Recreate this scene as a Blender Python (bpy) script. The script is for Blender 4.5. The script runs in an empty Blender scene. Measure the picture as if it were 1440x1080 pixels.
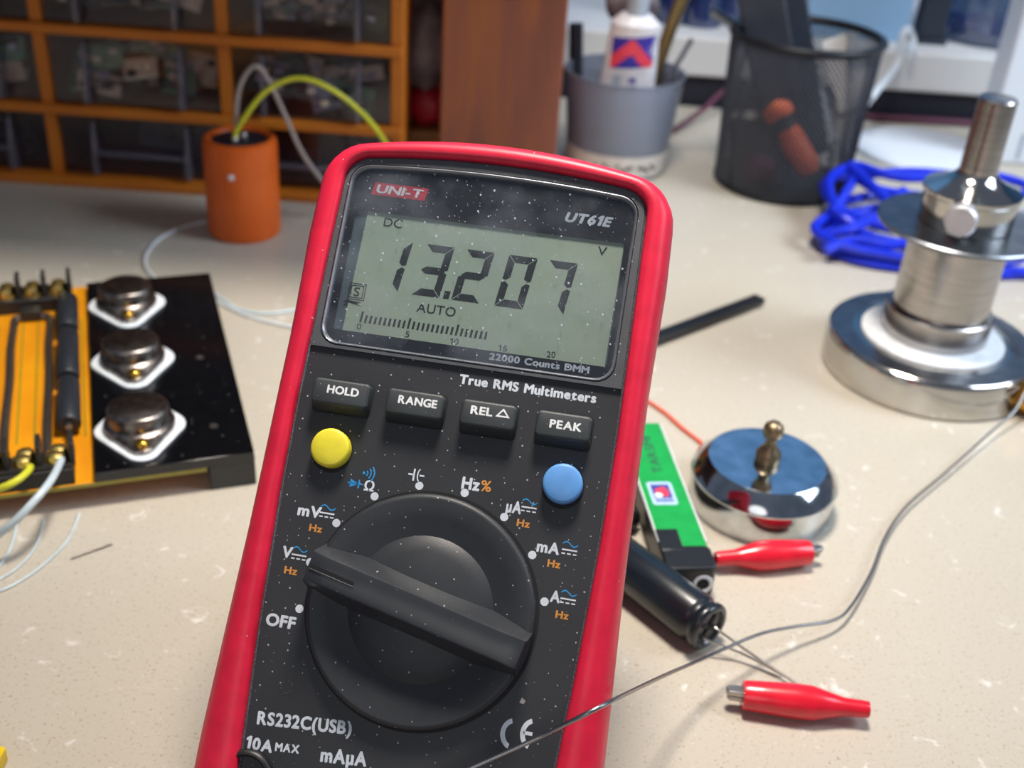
import bpy, bmesh, math, random
import numpy as np
from mathutils import Vector, Matrix
R = math.radians
K = 0.001                      # all lengths below are millimetres; the scene is in metres
random.seed(7)
col = bpy.context.scene.collection
sc = bpy.context.scene

# ------------------------------------------------------------------ camera
F_PX, PITCH, ROLL, CAM_H = 1600.0, R(30.7), R(4.0), 248.0
_c, _s = math.cos(PITCH), math.sin(PITCH)
_r0, _u0 = np.array([1., 0, 0]), np.array([0, _s, _c])
CF = np.array([0, _c, -_s])
CR = math.cos(ROLL)*_r0 + math.sin(ROLL)*_u0
CU = -math.sin(ROLL)*_r0 + math.cos(ROLL)*_u0
CAM = np.array([0, 0, CAM_H])
cd = bpy.data.cameras.new('camera')
cam = bpy.data.objects.new('camera', cd); col.objects.link(cam)
cd.sensor_width = 36; cd.lens = 36*F_PX/1440
cd.clip_start = 0.01; cd.clip_end = 20
cd.dof.use_dof = True; cd.dof.focus_distance = 0.262; cd.dof.aperture_fstop = 15
cam.matrix_world = Matrix(((CR[0], CU[0], -CF[0], 0), (CR[1], CU[1], -CF[1], 0), (CR[2], CU[2], -CF[2], CAM_H*K), (0, 0, 0, 1)))
sc.camera = cam

# ------------------------------------------------------------------ light
w = bpy.data.worlds.new('world'); sc.world = w; w.use_nodes = True
bg = w.node_tree.nodes['Background']
bg.inputs[0].default_value = (0.62, 0.74, 1.0, 1); bg.inputs[1].default_value = 0.17

def area(name, loc, target, size, power, color, shape='DISK', sy=None, spread=180):
    l = bpy.data.lights.new(name, 'AREA'); l.shape = shape; l.size = size*K
    if sy: l.size_y = sy*K
    l.energy = power; l.color = color; l.spread = R(spread)
    o = bpy.data.objects.new(name, l); col.objects.link(o)
    o.location = [v*K for v in loc]
    d = Vector(target) - Vector(loc)
    o.rotation_euler = d.to_track_quat('-Z', 'Y').to_euler()
    return o
area('bench_lamp_light', (30, 365, 600), (20, 320, 0), 130, 2.4, (1.0, 0.91, 0.80), spread=125)
area('window_light', (800, 380, 620), (240, 640, 20), 420, 2.0, (0.76, 0.87, 1.0), 'RECTANGLE', 420, spread=78)
area('added_wall_light', (250, 820, 980), (200, 1250, 420), 500, 2.0, (0.78, 0.88, 1.0), 'RECTANGLE', 200, spread=120)  # unseen lamp added to brighten the blue wall for the tin's reflection
area('room_light', (-250, -950, 760), (-50, 500, 60), 700, 2.0, (1.0, 0.96, 0.92))
sc.view_settings.view_transform = 'Standard'
sc.view_settings.look = 'None'
sc.view_settings.exposure = 0.0
sc.view_settings.gamma = 1.0
sc.view_settings.use_curve_mapping = False

# ------------------------------------------------------------------ surveying
def ray(px, py):
    return CF + (px-720)/F_PX*CR - (py-540)/F_PX*CU
def desk(px, py, z=0.0):       # the spot at height z seen at a pixel of the photograph
    v = ray(px, py); t = (CAM_H-z)/-v[2]
    return Vector((v[0]*t, v[1]*t, z))
def aty(px, py, Y):
    v = ray(px, py); t = Y/v[1]
    return Vector((v[0]*t, Y, CAM_H+v[2]*t))

# ------------------------------------------------------------------ materials
def lin(c):
    c = c/255.0
    return c/12.92 if c <= 0.04045 else ((c+0.055)/1.055)**2.4
def rgb(t): return (lin(t[0]), lin(t[1]), lin(t[2]), 1)
def mat(name, c, rough=0.5, metal=0.0, spec=0.5, coat=0.0, var=None, var_scale=200, bump=0.0, bump_scale=800,
        dust=0.0, dust_scale=500, dust_size=0.12, emit=None, stretch=None, sss=0.0):
    m = bpy.data.materials.new(name); m.use_nodes = True
    nt = m.node_tree; N = nt.nodes; L = nt.links; p = N['Principled BSDF']
    p.inputs['Base Color'].default_value = rgb(c); p.inputs['Roughness'].default_value = rough
    p.inputs['Metallic'].default_value = metal; p.inputs['Specular IOR Level'].default_value = spec
    p.inputs['Coat Weight'].default_value = coat; p.inputs['Coat Roughness'].default_value = 0.12
    tc = N.new('ShaderNodeTexCoord'); co = tc.outputs['Object']
    if stretch:
        mp = N.new('ShaderNodeMapping'); mp.inputs['Scale'].default_value = stretch; L.new(co, mp.inputs[0]); co = mp.outputs[0]
    src = None
    n = N.new('ShaderNodeTexNoise'); n.inputs['Scale'].default_value = var_scale; n.inputs['Detail'].default_value = 4
    L.new(co, n.inputs['Vector'])
    r = N.new('ShaderNodeValToRGB'); r.color_ramp.elements[0].position = 0.35; r.color_ramp.elements[1].position = 0.65
    v = var if var else tuple(min(255, x*1.06+2) for x in c)
    r.color_ramp.elements[0].color = rgb(c); r.color_ramp.elements[1].color = rgb(v)
    L.new(n.outputs['Fac'], r.inputs[0]); src = r.outputs[0]
    if dust > 0:
        vo = N.new('ShaderNodeTexVoronoi'); vo.voronoi_dimensions = '2D'; vo.inputs['Scale'].default_value = dust_scale
        L.new(tc.outputs['Object'], vo.inputs['Vector'])
        sep = N.new('ShaderNodeSeparateColor'); L.new(vo.outputs['Color'], sep.inputs[0])
        thr = N.new('ShaderNodeMath'); thr.operation = 'MULTIPLY_ADD'       # speck radius differs cell by cell
        L.new(sep.outputs[0], thr.inputs[0]); thr.inputs[1].default_value = dust_size*1.6; thr.inputs[2].default_value = -dust_size*0.75
        lt = N.new('ShaderNodeMath'); lt.operation = 'LESS_THAN'
        L.new(vo.outputs['Distance'], lt.inputs[0]); L.new(thr.outputs[0], lt.inputs[1])
        mu = N.new('ShaderNodeMath'); mu.operation = 'MULTIPLY'; L.new(lt.outputs[0], mu.inputs[0]); mu.inputs[1].default_value = dust
        mx = N.new('ShaderNodeMix'); mx.data_type = 'RGBA'
        L.new(mu.outputs[0], mx.inputs[0]); L.new(src, mx.inputs[6]); mx.inputs[7].default_value = rgb((205, 208, 212))
        src = mx.outputs[2]
    L.new(src, p.inputs['Base Color'])
    if bump > 0:
        bn = N.new('ShaderNodeTexNoise'); bn.inputs['Scale'].default_value = bump_scale; bn.inputs['Detail'].default_value = 3
        L.new(co, bn.inputs['Vector'])
        b = N.new('ShaderNodeBump'); b.inputs['Strength'].default_value = bump; b.inputs['Distance'].default_value = 0.0004
        L.new(bn.outputs['Fac'], b.inputs['Height']); L.new(b.outputs[0], p.inputs['Normal'])
    if sss: p.inputs['Subsurface Weight'].default_value = sss; p.inputs['Subsurface Radius'].default_value = (.004, .003, .003)
    if emit: p.inputs['Emission Color'].default_value = rgb(emit[0]); p.inputs['Emission Strength'].default_value = emit[1]
    return m
def clear(name, tint, gloss=0.08, rough=0.05, body=0.0, body_col=(200, 200, 205), dust=0.0):
    """thin clear plastic: see-through tint, a film of reflection, some milky body"""
    m = bpy.data.materials.new(name); m.use_nodes = True
    nt = m.node_tree; N = nt.nodes; L = nt.links; N.clear()
    out = N.new('ShaderNodeOutputMaterial'); tr = N.new('ShaderNodeBsdfTransparent'); tr.inputs[0].default_value = rgb(tint)
    di = N.new('ShaderNodeBsdfDiffuse'); di.inputs[0].default_value = rgb(body_col)
    gl = N.new('ShaderNodeBsdfGlossy'); gl.inputs['Roughness'].default_value = rough
    m1 = N.new('ShaderNodeMixShader'); m1.inputs[0].default_value = body
    L.new(tr.outputs[0], m1.inputs[1]); L.new(di.outputs[0], m1.inputs[2])
    if dust:
        tc = N.new('ShaderNodeTexCoord'); f = None
        for scl, size in ((330, 0.11), (700, 0.10)):
            vo = N.new('ShaderNodeTexVoronoi'); vo.voronoi_dimensions = '2D'; vo.inputs['Scale'].default_value = scl; L.new(tc.outputs['Object'], vo.inputs['Vector'])
            sep = N.new('ShaderNodeSeparateColor'); L.new(vo.outputs['Color'], sep.inputs[0])
            t = N.new('ShaderNodeMath'); t.operation = 'MULTIPLY_ADD'; L.new(sep.outputs[0], t.inputs[0]); t.inputs[1].default_value = size*1.5; t.inputs[2].default_value = -size*.8
            lt = N.new('ShaderNodeMath'); lt.operation = 'LESS_THAN'; L.new(vo.outputs['Distance'], lt.inputs[0]); L.new(t.outputs[0], lt.inputs[1])
            if f is None: f = lt.outputs[0]
            else:
                a = N.new('ShaderNodeMath'); a.operation = 'MAXIMUM'; L.new(f, a.inputs[0]); L.new(lt.outputs[0], a.inputs[1]); f = a.outputs[0]
        no = N.new('ShaderNodeTexNoise'); no.inputs['Scale'].default_value = 60; no.inputs['Detail'].default_value = 6; L.new(tc.outputs['Object'], no.inputs['Vector'])
        mr = N.new('ShaderNodeMapRange'); mr.inputs[1].default_value = .45; mr.inputs[2].default_value = .8; mr.inputs[3].default_value = body; mr.inputs[4].default_value = body+.12
        L.new(no.outputs['Fac'], mr.inputs[0])
        mm = N.new('ShaderNodeMath'); mm.operation = 'MULTIPLY'; L.new(f, mm.inputs[0]); mm.inputs[1].default_value = dust
        a = N.new('ShaderNodeMath'); a.operation = 'MAXIMUM'; L.new(mm.outputs[0], a.inputs[0]); L.new(mr.outputs[0], a.inputs[1])
        L.new(a.outputs[0], m1.inputs[0])
    lw = N.new('ShaderNodeLayerWeight'); lw.inputs[0].default_value = .5
    fr = N.new('ShaderNodeMath'); fr.operation = 'POWER'; L.new(lw.outputs['Facing'], fr.inputs[0]); fr.inputs[1].default_value = 4
    ad = N.new('ShaderNodeMath'); ad.operation = 'MULTIPLY_ADD'; ad.use_clamp = True; L.new(fr.outputs[0], ad.inputs[0]); ad.inputs[1].default_value = .6; ad.inputs[2].default_value = gloss
    m2 = N.new('ShaderNodeMixShader'); L.new(ad.outputs[0], m2.inputs[0]); L.new(m1.outputs[0], m2.inputs[1]); L.new(gl.outputs[0], m2.inputs[2])
    L.new(m2.outputs[0], out.inputs[0])
    return m

def desk_material():
    m = bpy.data.materials.new('quartz_worktop'); m.use_nodes = True
    nt = m.node_tree; N = nt.nodes; L = nt.links; p = N['Principled BSDF']
    tc = N.new('ShaderNodeTexCoord'); O = tc.outputs['Object']
    n1 = N.new('ShaderNodeTexNoise'); n1.inputs['Scale'].default_value = 9; n1.inputs['Detail'].default_value = 3; L.new(O, n1.inputs[0])
    r1 = N.new('ShaderNodeValToRGB'); r1.color_ramp.elements[0].color = rgb((186, 178, 162)); r1.color_ramp.elements[1].color = rgb((192, 186, 174))
    L.new(n1.outputs[0], r1.inputs[0])
    cur = r1.outputs[0]
    def blend(cur, fac, c):
        mx = N.new('ShaderNodeMix'); mx.data_type = 'RGBA'; L.new(fac, mx.inputs[0]); L.new(cur, mx.inputs[6]); mx.inputs[7].default_value = rgb(c); return mx.outputs[2]
    def ramp(src, a, b, top=1.0):
        r = N.new('ShaderNodeMapRange'); r.inputs[1].default_value = a; r.inputs[2].default_value = b; r.inputs[4].default_value = top; L.new(src, r.inputs[0]); return r.outputs[0]
    n2 = N.new('ShaderNodeTexNoise'); n2.inputs['Scale'].default_value = 110; n2.inputs['Detail'].default_value = 5; n2.inputs['Roughness'].default_value = .62
    n2.inputs['Distortion'].default_value = .8
    L.new(O, n2.inputs[0]); cur = blend(cur, ramp(n2.outputs[0], .62, .70, .8), (226, 223, 218))     # pale flakes
    n3 = N.new('ShaderNodeTexNoise'); n3.inputs['Scale'].default_value = 900; n3.inputs['Detail'].default_value = 2; L.new(O, n3.inputs[0])
    cur = blend(cur, ramp(n3.outputs[0], .60, .72, .6), (140, 118, 92))                                 # brown grit
    n4 = N.new('ShaderNodeTexNoise'); n4.inputs['Scale'].default_value = 420; n4.inputs['Detail'].default_value = 2; L.new(O, n4.inputs[0])
    cur = blend(cur, ramp(n4.outputs[0], .70, .76, .6), (140, 112, 84))
    n5 = N.new('ShaderNodeTexNoise'); n5.inputs['Scale'].default_value = 1300; L.new(O, n5.inputs[0])
    cur = blend(cur, ramp(n5.outputs[0], .66, .76, .5), (240, 238, 235))
    L.new(cur, p.inputs['Base Color']); p.inputs['Roughness'].default_value = .32; p.inputs['Specular IOR Level'].default_value = .35
    return m
def wood_material():
    m = bpy.data.materials.new('red_brown_wood'); m.use_nodes = True
    nt = m.node_tree; N = nt.nodes; L = nt.links; p = N['Principled BSDF']
    tc = N.new('ShaderNodeTexCoord'); mp = N.new('ShaderNodeMapping'); mp.inputs['Scale'].default_value = (1, 1, .16); L.new(tc.outputs['Object'], mp.inputs[0])
    n = N.new('ShaderNodeTexNoise'); n.inputs['Scale'].default_value = 75; n.inputs['Detail'].default_value = 3; n.inputs['Distortion'].default_value = .6; L.new(mp.outputs[0], n.inputs[0])
    r = N.new('ShaderNodeValToRGB'); e = r.color_ramp.elements; e[0].position = .3; e[0].color = rgb((134, 78, 60)); e[1].position = .72; e[1].color = rgb((168, 96, 52))
    k = e.new(.5); k.color = rgb((150, 86, 64)); L.new(n.outputs[0], r.inputs[0]); L.new(r.outputs[0], p.inputs['Base Color'])
    p.inputs['Roughness'].default_value = .45
    return m
def brushed(name, c, rough=.3, fine=1500):
    m = mat(name, c, rough, 1.0, var=tuple(x*.86 for x in c), var_scale=fine, stretch=(.03, .03, 1))
    p = m.node_tree.nodes['Principled BSDF']; p.inputs['Anisotropic'].default_value = .5
    return m

MT = dict(
    desk=desk_material(), wood=wood_material(),
    red=mat('red_rubber', (214, 30, 62), .40, spec=.45, bump=.08, bump_scale=2500, dust=.5, dust_scale=110, dust_size=.03),
    panel=mat('charcoal_panel', (40, 42, 47), .5, spec=.5, var=(48, 50, 55), var_scale=40, bump=.12, bump_scale=4000, dust=.7, dust_scale=420, dust_size=.10),
    glare_surround=mat('glare_grey_surround', (74, 77, 82), .5, bump=.12, bump_scale=4000, dust=.75, dust_scale=420, dust_size=.10),
    rim=mat('gritty_grey_edge', (98, 98, 106), .6, var=(60, 60, 66), var_scale=2500, bump=.5, bump_scale=2600),
    black=mat('black_plastic', (22, 23, 26), .4), matteblack=mat('matte_black', (16, 17, 19), .7),
    key=mat('grey_rubber_key', (52, 57, 60), .5, dust=.5, dust_scale=500, dust_size=.06),
    dial=mat('dial_plastic', (42, 45, 50), .5, spec=.55, bump=.05, bump_scale=3000, dust=.6, dust_scale=300, dust_size=.07),
    bar=mat('pointer_plastic', (44, 47, 52), .32, spec=.6, dust=.5, dust_scale=300, dust_size=.07),
    darkwood=mat('dark_brown_wood', (74, 50, 38), .5, var=(90, 60, 44), var_scale=30, stretch=(.15, 1, 1)),
    white_ink=mat('white_ink', (205, 212, 222), .5), key_ink=mat('key_ink', (232, 234, 236), .5), orange_ink=mat('orange_ink', (206, 138, 62), .5), blue_ink=mat('blue_ink', (40, 140, 205), .5),
    yellow_btn=mat('yellow_button', (222, 208, 52), .45), blue_btn=mat('blue_button', (92, 150, 214), .45),
    bezel=mat('grey_chrome_line', (128, 132, 140), .28, .6, dust=.3, dust_scale=900),
    mask=mat('black_window_print', (24, 26, 32), .35), logo_red=mat('logo_red', (205, 32, 60), .4),
    lcd=mat('lcd_green_grey', (190, 204, 178), .55, var=(182, 200, 178), var_scale=25), lcd_shade=mat('lcd_blue_grey_shade', (92, 108, 114), .5),
    seg=mat('lcd_segment_ink', (34, 42, 42), .5),
    glass=clear('window_plastic', (236, 238, 240), .05, .06, 0.015, (190, 198, 212), dust=.8),
    steel=brushed('brushed_steel', (190, 186, 184), .26), satin=mat('satin_steel', (200, 200, 204), .45, .7), polished=mat('polished_steel', (205, 202, 196), .12, 1.0, var=(190, 188, 186), var_scale=60),
    ground=mat('ground_steel', (150, 154, 160), .32, 1.0, var=(128, 134, 142), var_scale=120),
    chrome=mat('smudged_chrome', (214, 216, 220), .10, 1.0, var=(176, 184, 188), var_scale=110), smudge=mat('old_brass', (138, 122, 98), .42, 1.0),
    brass=mat('brass', (222, 178, 84), .22, 1.0, var=(200, 150, 60), var_scale=400),
    gold_screw=mat('gold_screw', (238, 210, 128), .34, 1.0), wire_metal=mat('tinned_wire', (150, 150, 152), .3, 1.0), lead=mat('component_lead', (185, 182, 178), .3, 1.0),
    ptfe=mat('white_plastic', (232, 236, 242), .4, sss=.1), white=mat('white_gloss', (222, 228, 236), .35, var=(222, 228, 236)), white_cable=mat('white_cable', (216, 222, 228), .45),
    ledge=mat('white_ledge', (214, 212, 210), .5, var=(214, 212, 210)),
    cab=mat('orange_brown_plastic', (206, 120, 24), .5, var=(196, 108, 22), var_scale=30), drawer=clear('smoky_drawer_plastic', (238, 234, 238), .04, .12, .035, (140, 120, 132)),
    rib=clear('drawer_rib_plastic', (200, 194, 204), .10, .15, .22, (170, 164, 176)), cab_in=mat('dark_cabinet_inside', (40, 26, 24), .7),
    orange=mat('orange_sleeve', (222, 100, 24), .38, var=(212, 92, 20), var_scale=60), navy=mat('dark_navy', (20, 22, 36), .6),
    pcb_o=mat('orange_board', (236, 158, 20), .4, var=(228, 146, 18), var_scale=60), pcb_edge=mat('board_edge', (150, 140, 60), .5), trace=mat('green_trace', (120, 130, 30), .5),
    gloss_black=mat('gloss_black_plate', (10, 11, 14), .12, spec=.6, dust=.5, dust_scale=200, dust_size=.05), side_black=mat('plate_side', (54, 54, 52), .6),
    can=mat('transistor_can', (158, 154, 150), .3, 1.0, var=(118, 108, 104), var_scale=300, bump=.2, bump_scale=1500), insulator=mat('white_insulator', (225, 232, 238), .4),
    resistor=mat('resistor_body', (34, 38, 46), .45), tin=mat('tinned_bus_bar', (118, 110, 104), .4, .9, bump=.6, bump_scale=500),
    terminal=mat('terminal_block', (34, 32, 32), .5), yellow_wire=mat('yellow_insulation', (206, 206, 50), .4), grey_wire=mat('grey_insulation', (160, 150, 146), .45), clear_wire=mat('pale_blue_clear_wire', (190, 205, 212), .25),
    greenl=mat('green_lighter_body', (22, 150, 62), .3, coat=.3), lblack=mat('lighter_black', (17, 19, 24), .4), sticker=mat('sticker_pale_blue', (170, 196, 226), .4), sblue=mat('sticker_dark_blue', (54, 62, 140), .4), sred=mat('sticker_red', (214, 60, 80), .4),
    clipred=mat('red_vinyl', (214, 20, 44), .3, coat=.4), clipmetal=mat('clip_metal', (170, 165, 160), .3, 1.0), ecap=mat('capacitor_sleeve', (20, 27, 35), .3, coat=.3, bump=.1, bump_scale=200),
    ecap_end=mat('capacitor_end', (60, 62, 66), .4, .3), blue_cable=mat('blue_cable', (16, 42, 196), .35), orange_wire=mat('orange_red_wire', (232, 92, 70), .4), purple=mat('dark_red_cable', (84, 36, 58), .5),
    mesh=mat('black_wire_mesh', (60, 64, 74), .4, 0), meshbase=mat('black_cup_metal', (24, 26, 32), .4, .3), cutter_o=mat('orange_handle', (232, 106, 62), .5), cutter_b=mat('handle_black', (42, 46, 56), .5),
    cup=clear('frosted_cup', (176, 186, 202), .05, .3, .36, (188, 196, 214)), cuplabel=mat('cup_label', (196, 190, 184), .5), tube=mat('white_tube', (208, 206, 210), .4), tubeblue=mat('tube_blue', (52, 44, 150), .4), tubered=mat('tube_red', (222, 62, 84), .4),
    bluewall=mat('blue_back_wall', (104, 152, 196), .7), lightblue=mat('light_blue_card', (138, 178, 214), .5, var=(150, 186, 218), var_scale=14), darkstand=mat('dark_stand', (34, 42, 54), .5), bottleblue=clear('blue_bottle', (70, 110, 170), .15, .08, .35, (40, 74, 140)),
    jar=clear('clear_jar', (150, 170, 195), .14, .08, .22, (120, 140, 170)), bead=mat('blue_beads', (50, 80, 170), .4), bag=mat('grey_wrapped_bag', (120, 112, 118), .45, var=(78, 70, 76), var_scale=70), redp=mat('dark_red_pouch', (150, 10, 38), .5),
    brown=mat('brown_box', (112, 78, 44), .6, var=(140, 100, 40), var_scale=40), tan=mat('beige_part', (222, 218, 190), .5), greenpcb=mat('green_board', (112, 176, 142), .5, var=(76, 124, 104), var_scale=160), dgreen=mat('dark_green_board', (42, 76, 66), .5),
    grayp=mat('grey_part', (160, 170, 184), .4), amber=mat('gold_tool', (150, 128, 84), .3, .8), yellow=mat('yellow_plastic', (226, 196, 30), .4), kick=mat('stand_plastic', (36, 37, 41), .5), trailgrey=mat('steel_needle', (130, 124, 120), .35, .9),
)

# ------------------------------------------------------------------ mesh building
class MB:
    def __init__(s): s.v = []; s.f = []
    def add(s, vs, fs, M=None):
        b = len(s.v)
        for p in vs:
            p = Vector(p); s.v.append(M @ p if M else p)
        s.f += [tuple(i+b for i in f) for f in fs]; return s
    def box(s, x0, x1, y0, y1, z0, z1, M=None):
        v = [(x, y, z) for z in (z0, z1) for y in (y0, y1) for x in (x0, x1)]
        return s.add(v, [(0, 2, 3, 1), (4, 5, 7, 6), (0, 1, 5, 4), (2, 6, 7, 3), (0, 4, 6, 2), (1, 3, 7, 5)], M)
    def prism(s, poly, z0, z1, M=None):
        n = len(poly); v = [(x, y, z0) for x, y in poly] + [(x, y, z1) for x, y in poly]
        return s.add(v, [tuple(range(n-1, -1, -1)), tuple(range(n, 2*n))] + [(i, (i+1) % n, n+(i+1) % n, n+i) for i in range(n)], M)
    def lathe(s, prof, n=32, M=None, c=(0, 0), a0=0):
        """profile of (radius, z); zero radius closes"""
        vs, rings = [], []
        for r, z in prof:
            if r <= 1e-6: rings.append([len(vs)]); vs.append((c[0], c[1], z))
            else:
                rings.append(list(range(len(vs), len(vs)+n)))
                vs += [(c[0]+r*math.cos(a0+2*math.pi*i/n), c[1]+r*math.sin(a0+2*math.pi*i/n), z) for i in range(n)]
        fs = []
        for a, b in zip(rings, rings[1:]):
            for i in range(n):
                j = (i+1) % n
                if len(a) == 1 and len(b) == 1: continue
                if len(a) == 1: fs.append((a[0], b[j], b[i]))
                elif len(b) == 1: fs.append((a[i], a[j], b[0]))
                else: fs.append((a[i], a[j], b[j], b[i]))
        return s.add(vs, fs, M)
    def tube(s, pts, r, n=8, M=None, closed=False, caps=True, smooth=0):
        P = [Vector(p) for p in pts]
        if smooth: P = spline(P, smooth, closed)
        rs = r if isinstance(r, (list, tuple)) else None
        N = len(P); vs = []; fs = []; up = None
        for i, p in enumerate(P):
            a = P[i-1] if (i or closed) else p; b = P[(i+1) % N] if (i < N-1 or closed) else p
            t = (b-a); t = t.normalized() if t.length > 1e-9 else Vector((0, 0, 1))
            if up is None: up = t.orthogonal().normalized()
            up = (up - t*up.dot(t)); up = up.normalized() if up.length > 1e-6 else t.orthogonal().normalized()
            w_ = t.cross(up)
            rr = rs[min(len(rs)-1, int(i*len(rs)/N))] if rs else r
            vs += [p + rr*(math.cos(2*math.pi*k/n)*up + math.sin(2*math.pi*k/n)*w_) for k in range(n)]
        for i in range(N if closed else N-1):
            j = (i+1) % N
            for k in range(n): fs.append((i*n+k, i*n+(k+1) % n, j*n+(k+1) % n, j*n+k))
        if caps and not closed: fs += [tuple(range(n-1, -1, -1)), tuple((N-1)*n+k for k in range(n))]
        return s.add(vs, fs, M)
    def loft(s, rings, M=None, cap0=False, cap1=False):
        n = len(rings[0]); vs = [p for r in rings for p in r]; fs = []
        for i in range(len(rings)-1):
            for k in range(n): fs.append((i*n+k, i*n+(k+1) % n, (i+1)*n+(k+1) % n, (i+1)*n+k))
        if cap0: fs.append(tuple(range(n-1, -1, -1)))
        if cap1: fs.append(tuple((len(rings)-1)*n+k for k in range(n)))
        return s.add(vs, fs, M)
    def build(s, name, m, parent=None, off=(0, 0, 0), smooth=True, bevel=0, seg=2, angle=40):
        me = bpy.data.meshes.new(name); o_ = Vector(off)
        me.from_pydata([tuple((p+o_)*K) for p in s.v], [], s.f); me.update()
        bm = bmesh.new(); bm.from_mesh(me); bmesh.ops.recalc_face_normals(bm, faces=bm.faces); bm.to_mesh(me); bm.free()
        me.materials.append(m)
        o = bpy.data.objects.new(name, me); col.objects.link(o)
        if parent: o.parent = parent
        if smooth: me.shade_smooth(); me.set_sharp_from_angle(angle=R(angle))
        if bevel:
            b = o.modifiers.new('bevel', 'BEVEL'); b.width = bevel*K; b.segments = seg; b.limit_method = 'ANGLE'; b.angle_limit = R(35)
        return o
def spline(P, sub, closed=False):
    out = []; N = len(P); g = (lambda i: P[i % N]) if closed else (lambda i: P[max(0, min(N-1, i))])
    for i in range(N if closed else N-1):
        a, b, c, d = g(i-1), g(i), g(i+1), g(i+2)
        for k in range(sub):
            t = k/sub
            out.append(.5*((2*b)+(-a+c)*t+(2*a-5*b+4*c-d)*t*t+(-a+3*b-3*c+d)*t**3))
    if not closed: out.append(P[-1])
    return out
def rrect(x0, x1, y0, y1, r, n=5):
    p = []
    for cx, cy, a in ((x1-r, y1-r, 0), (x0+r, y1-r, 90), (x0+r, y0+r, 180), (x1-r, y0+r, 270)):
        for i in range(n+1):
            t = R(a+90*i/n); p.append((cx+r*math.cos(t), cy+r*math.sin(t)))
    return p
def hull(circles, n=24):
    pts = [(cx+r*math.cos(2*math.pi*i/n), cy+r*math.sin(2*math.pi*i/n)) for cx, cy, r in circles for i in range(n)]
    pts = sorted(set((round(x, 4), round(y, 4)) for x, y in pts))
    def half(ps):
        h = []
        for p in ps:
            while len(h) > 1 and (h[-1][0]-h[-2][0])*(p[1]-h[-2][1])-(h[-1][1]-h[-2][1])*(p[0]-h[-2][0]) <= 0: h.pop()
            h.append(p)
        return h
    a = half(pts); b = half(pts[::-1]); return a[:-1]+b[:-1]
def empty(name, loc=(0, 0, 0), rz=0, label=None, cat=None, group=None):
    o = bpy.data.objects.new(name, None); col.objects.link(o); o.empty_display_size = .01
    o.location = [v*K for v in loc]; o.rotation_euler = (0, 0, rz)
    tag(o, label, cat, group); return o
def tag(o, label=None, cat=None, group=None, kind=None):
    if label: o['label'] = label
    if cat: o['category'] = cat
    if group: o['group'] = group
    if kind: o['kind'] = kind
    return o
def axis_matrix(p, d, up=(0, 0, 1)):
    """+Z of the shape along d, origin at p"""
    z = Vector(d).normalized(); x = Vector(up).cross(z)
    x = x.normalized() if x.length > 1e-6 else Vector((1, 0, 0)); y = z.cross(x)
    m = Matrix((x, y, z)).transposed().to_4x4(); m.translation = Vector(p); return m
_glyphs = {}
def glyph(ch):
    """one character as a flat mesh, left edge at x = 0"""
    if ch in _glyphs: return _glyphs[ch]
    if ch == ' ': g = (np.zeros((0, 2)), [], .24)
    elif ch == '1':
        v = np.array([(.14, 0), (.25, 0), (.25, .73), (.165, .73), (.0, .60), (.0, .50), (.14, .57)])
        g = (v, [(0, 1, 2, 6), (2, 3, 4, 5, 6)], .29)
    else:
        cu = bpy.data.curves.new('t', 'FONT'); cu.body = ch; cu.size = 1; cu.resolution_u = 4; cu.fill_mode = 'FRONT'
        to = bpy.data.objects.new('t', cu); col.objects.link(to)
        dg = bpy.context.evaluated_depsgraph_get(); me = bpy.data.meshes.new_from_object(to.evaluated_get(dg))
        bpy.data.objects.remove(to); bpy.data.curves.remove(cu)
        v = np.array([(p.co[0], p.co[1]) for p in me.vertices]); x0 = v[:, 0].min(); v[:, 0] -= x0
        g = (v, [tuple(q.vertices) for q in me.polygons], v[:, 0].max()); bpy.data.meshes.remove(me)
    _glyphs[ch] = g; return g
def text_mesh(name, body, m, parent, x0, y0, wd, ht, n, bold=0.0, shear=0.0, rot=0.0, depth=.06, off=(0, 0, 0), M=None):
    """flat lettering as thin geometry: lower-left corner, width and height given in mm"""
    V, Fc, x = [], [], 0.0; gap = .085+bold*1.1
    ring = [(0, 0)]+([(bold*math.cos(a), bold*math.sin(a)) for a in np.arange(8)*math.pi/4] if bold > 0 else [])
    for ch in body:
        gv, gf, gw = glyph(ch)
        for li, (dx, dy) in enumerate(ring):
            b0 = len(V); V += [(x+p[0]+dx+shear*p[1], p[1]+dy, -.004*li) for p in gv]; Fc += [tuple(i+b0 for i in f) for f in gf]
        x += gw+gap
    v = np.array(V); mn, mx = v.min(0), v.max(0); lo = 0-bold
    # height is the height of the capitals: letters that hang below the line keep hanging
    caps = mx[1]-lo
    b = MB(); ca, sa = math.cos(rot), math.sin(rot); pts = []
    for p in v:
        a = (p[0]-mn[0])/(mx[0]-mn[0])*wd; h = (p[1]-lo)/caps*ht
        pts.append((x0+a*ca-h*sa, y0+a*sa+h*ca, n+.045+p[2]))
    b.add(pts, Fc, M)
    me = bpy.data.meshes.new(name); o_ = Vector(off)
    me.from_pydata([tuple((p+o_)*K) for p in b.v], [], b.f); me.update(); me.materials.append(m)
    o = bpy.data.objects.new(name, me); col.objects.link(o)
    if parent: o.parent = parent
    return o

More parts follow.
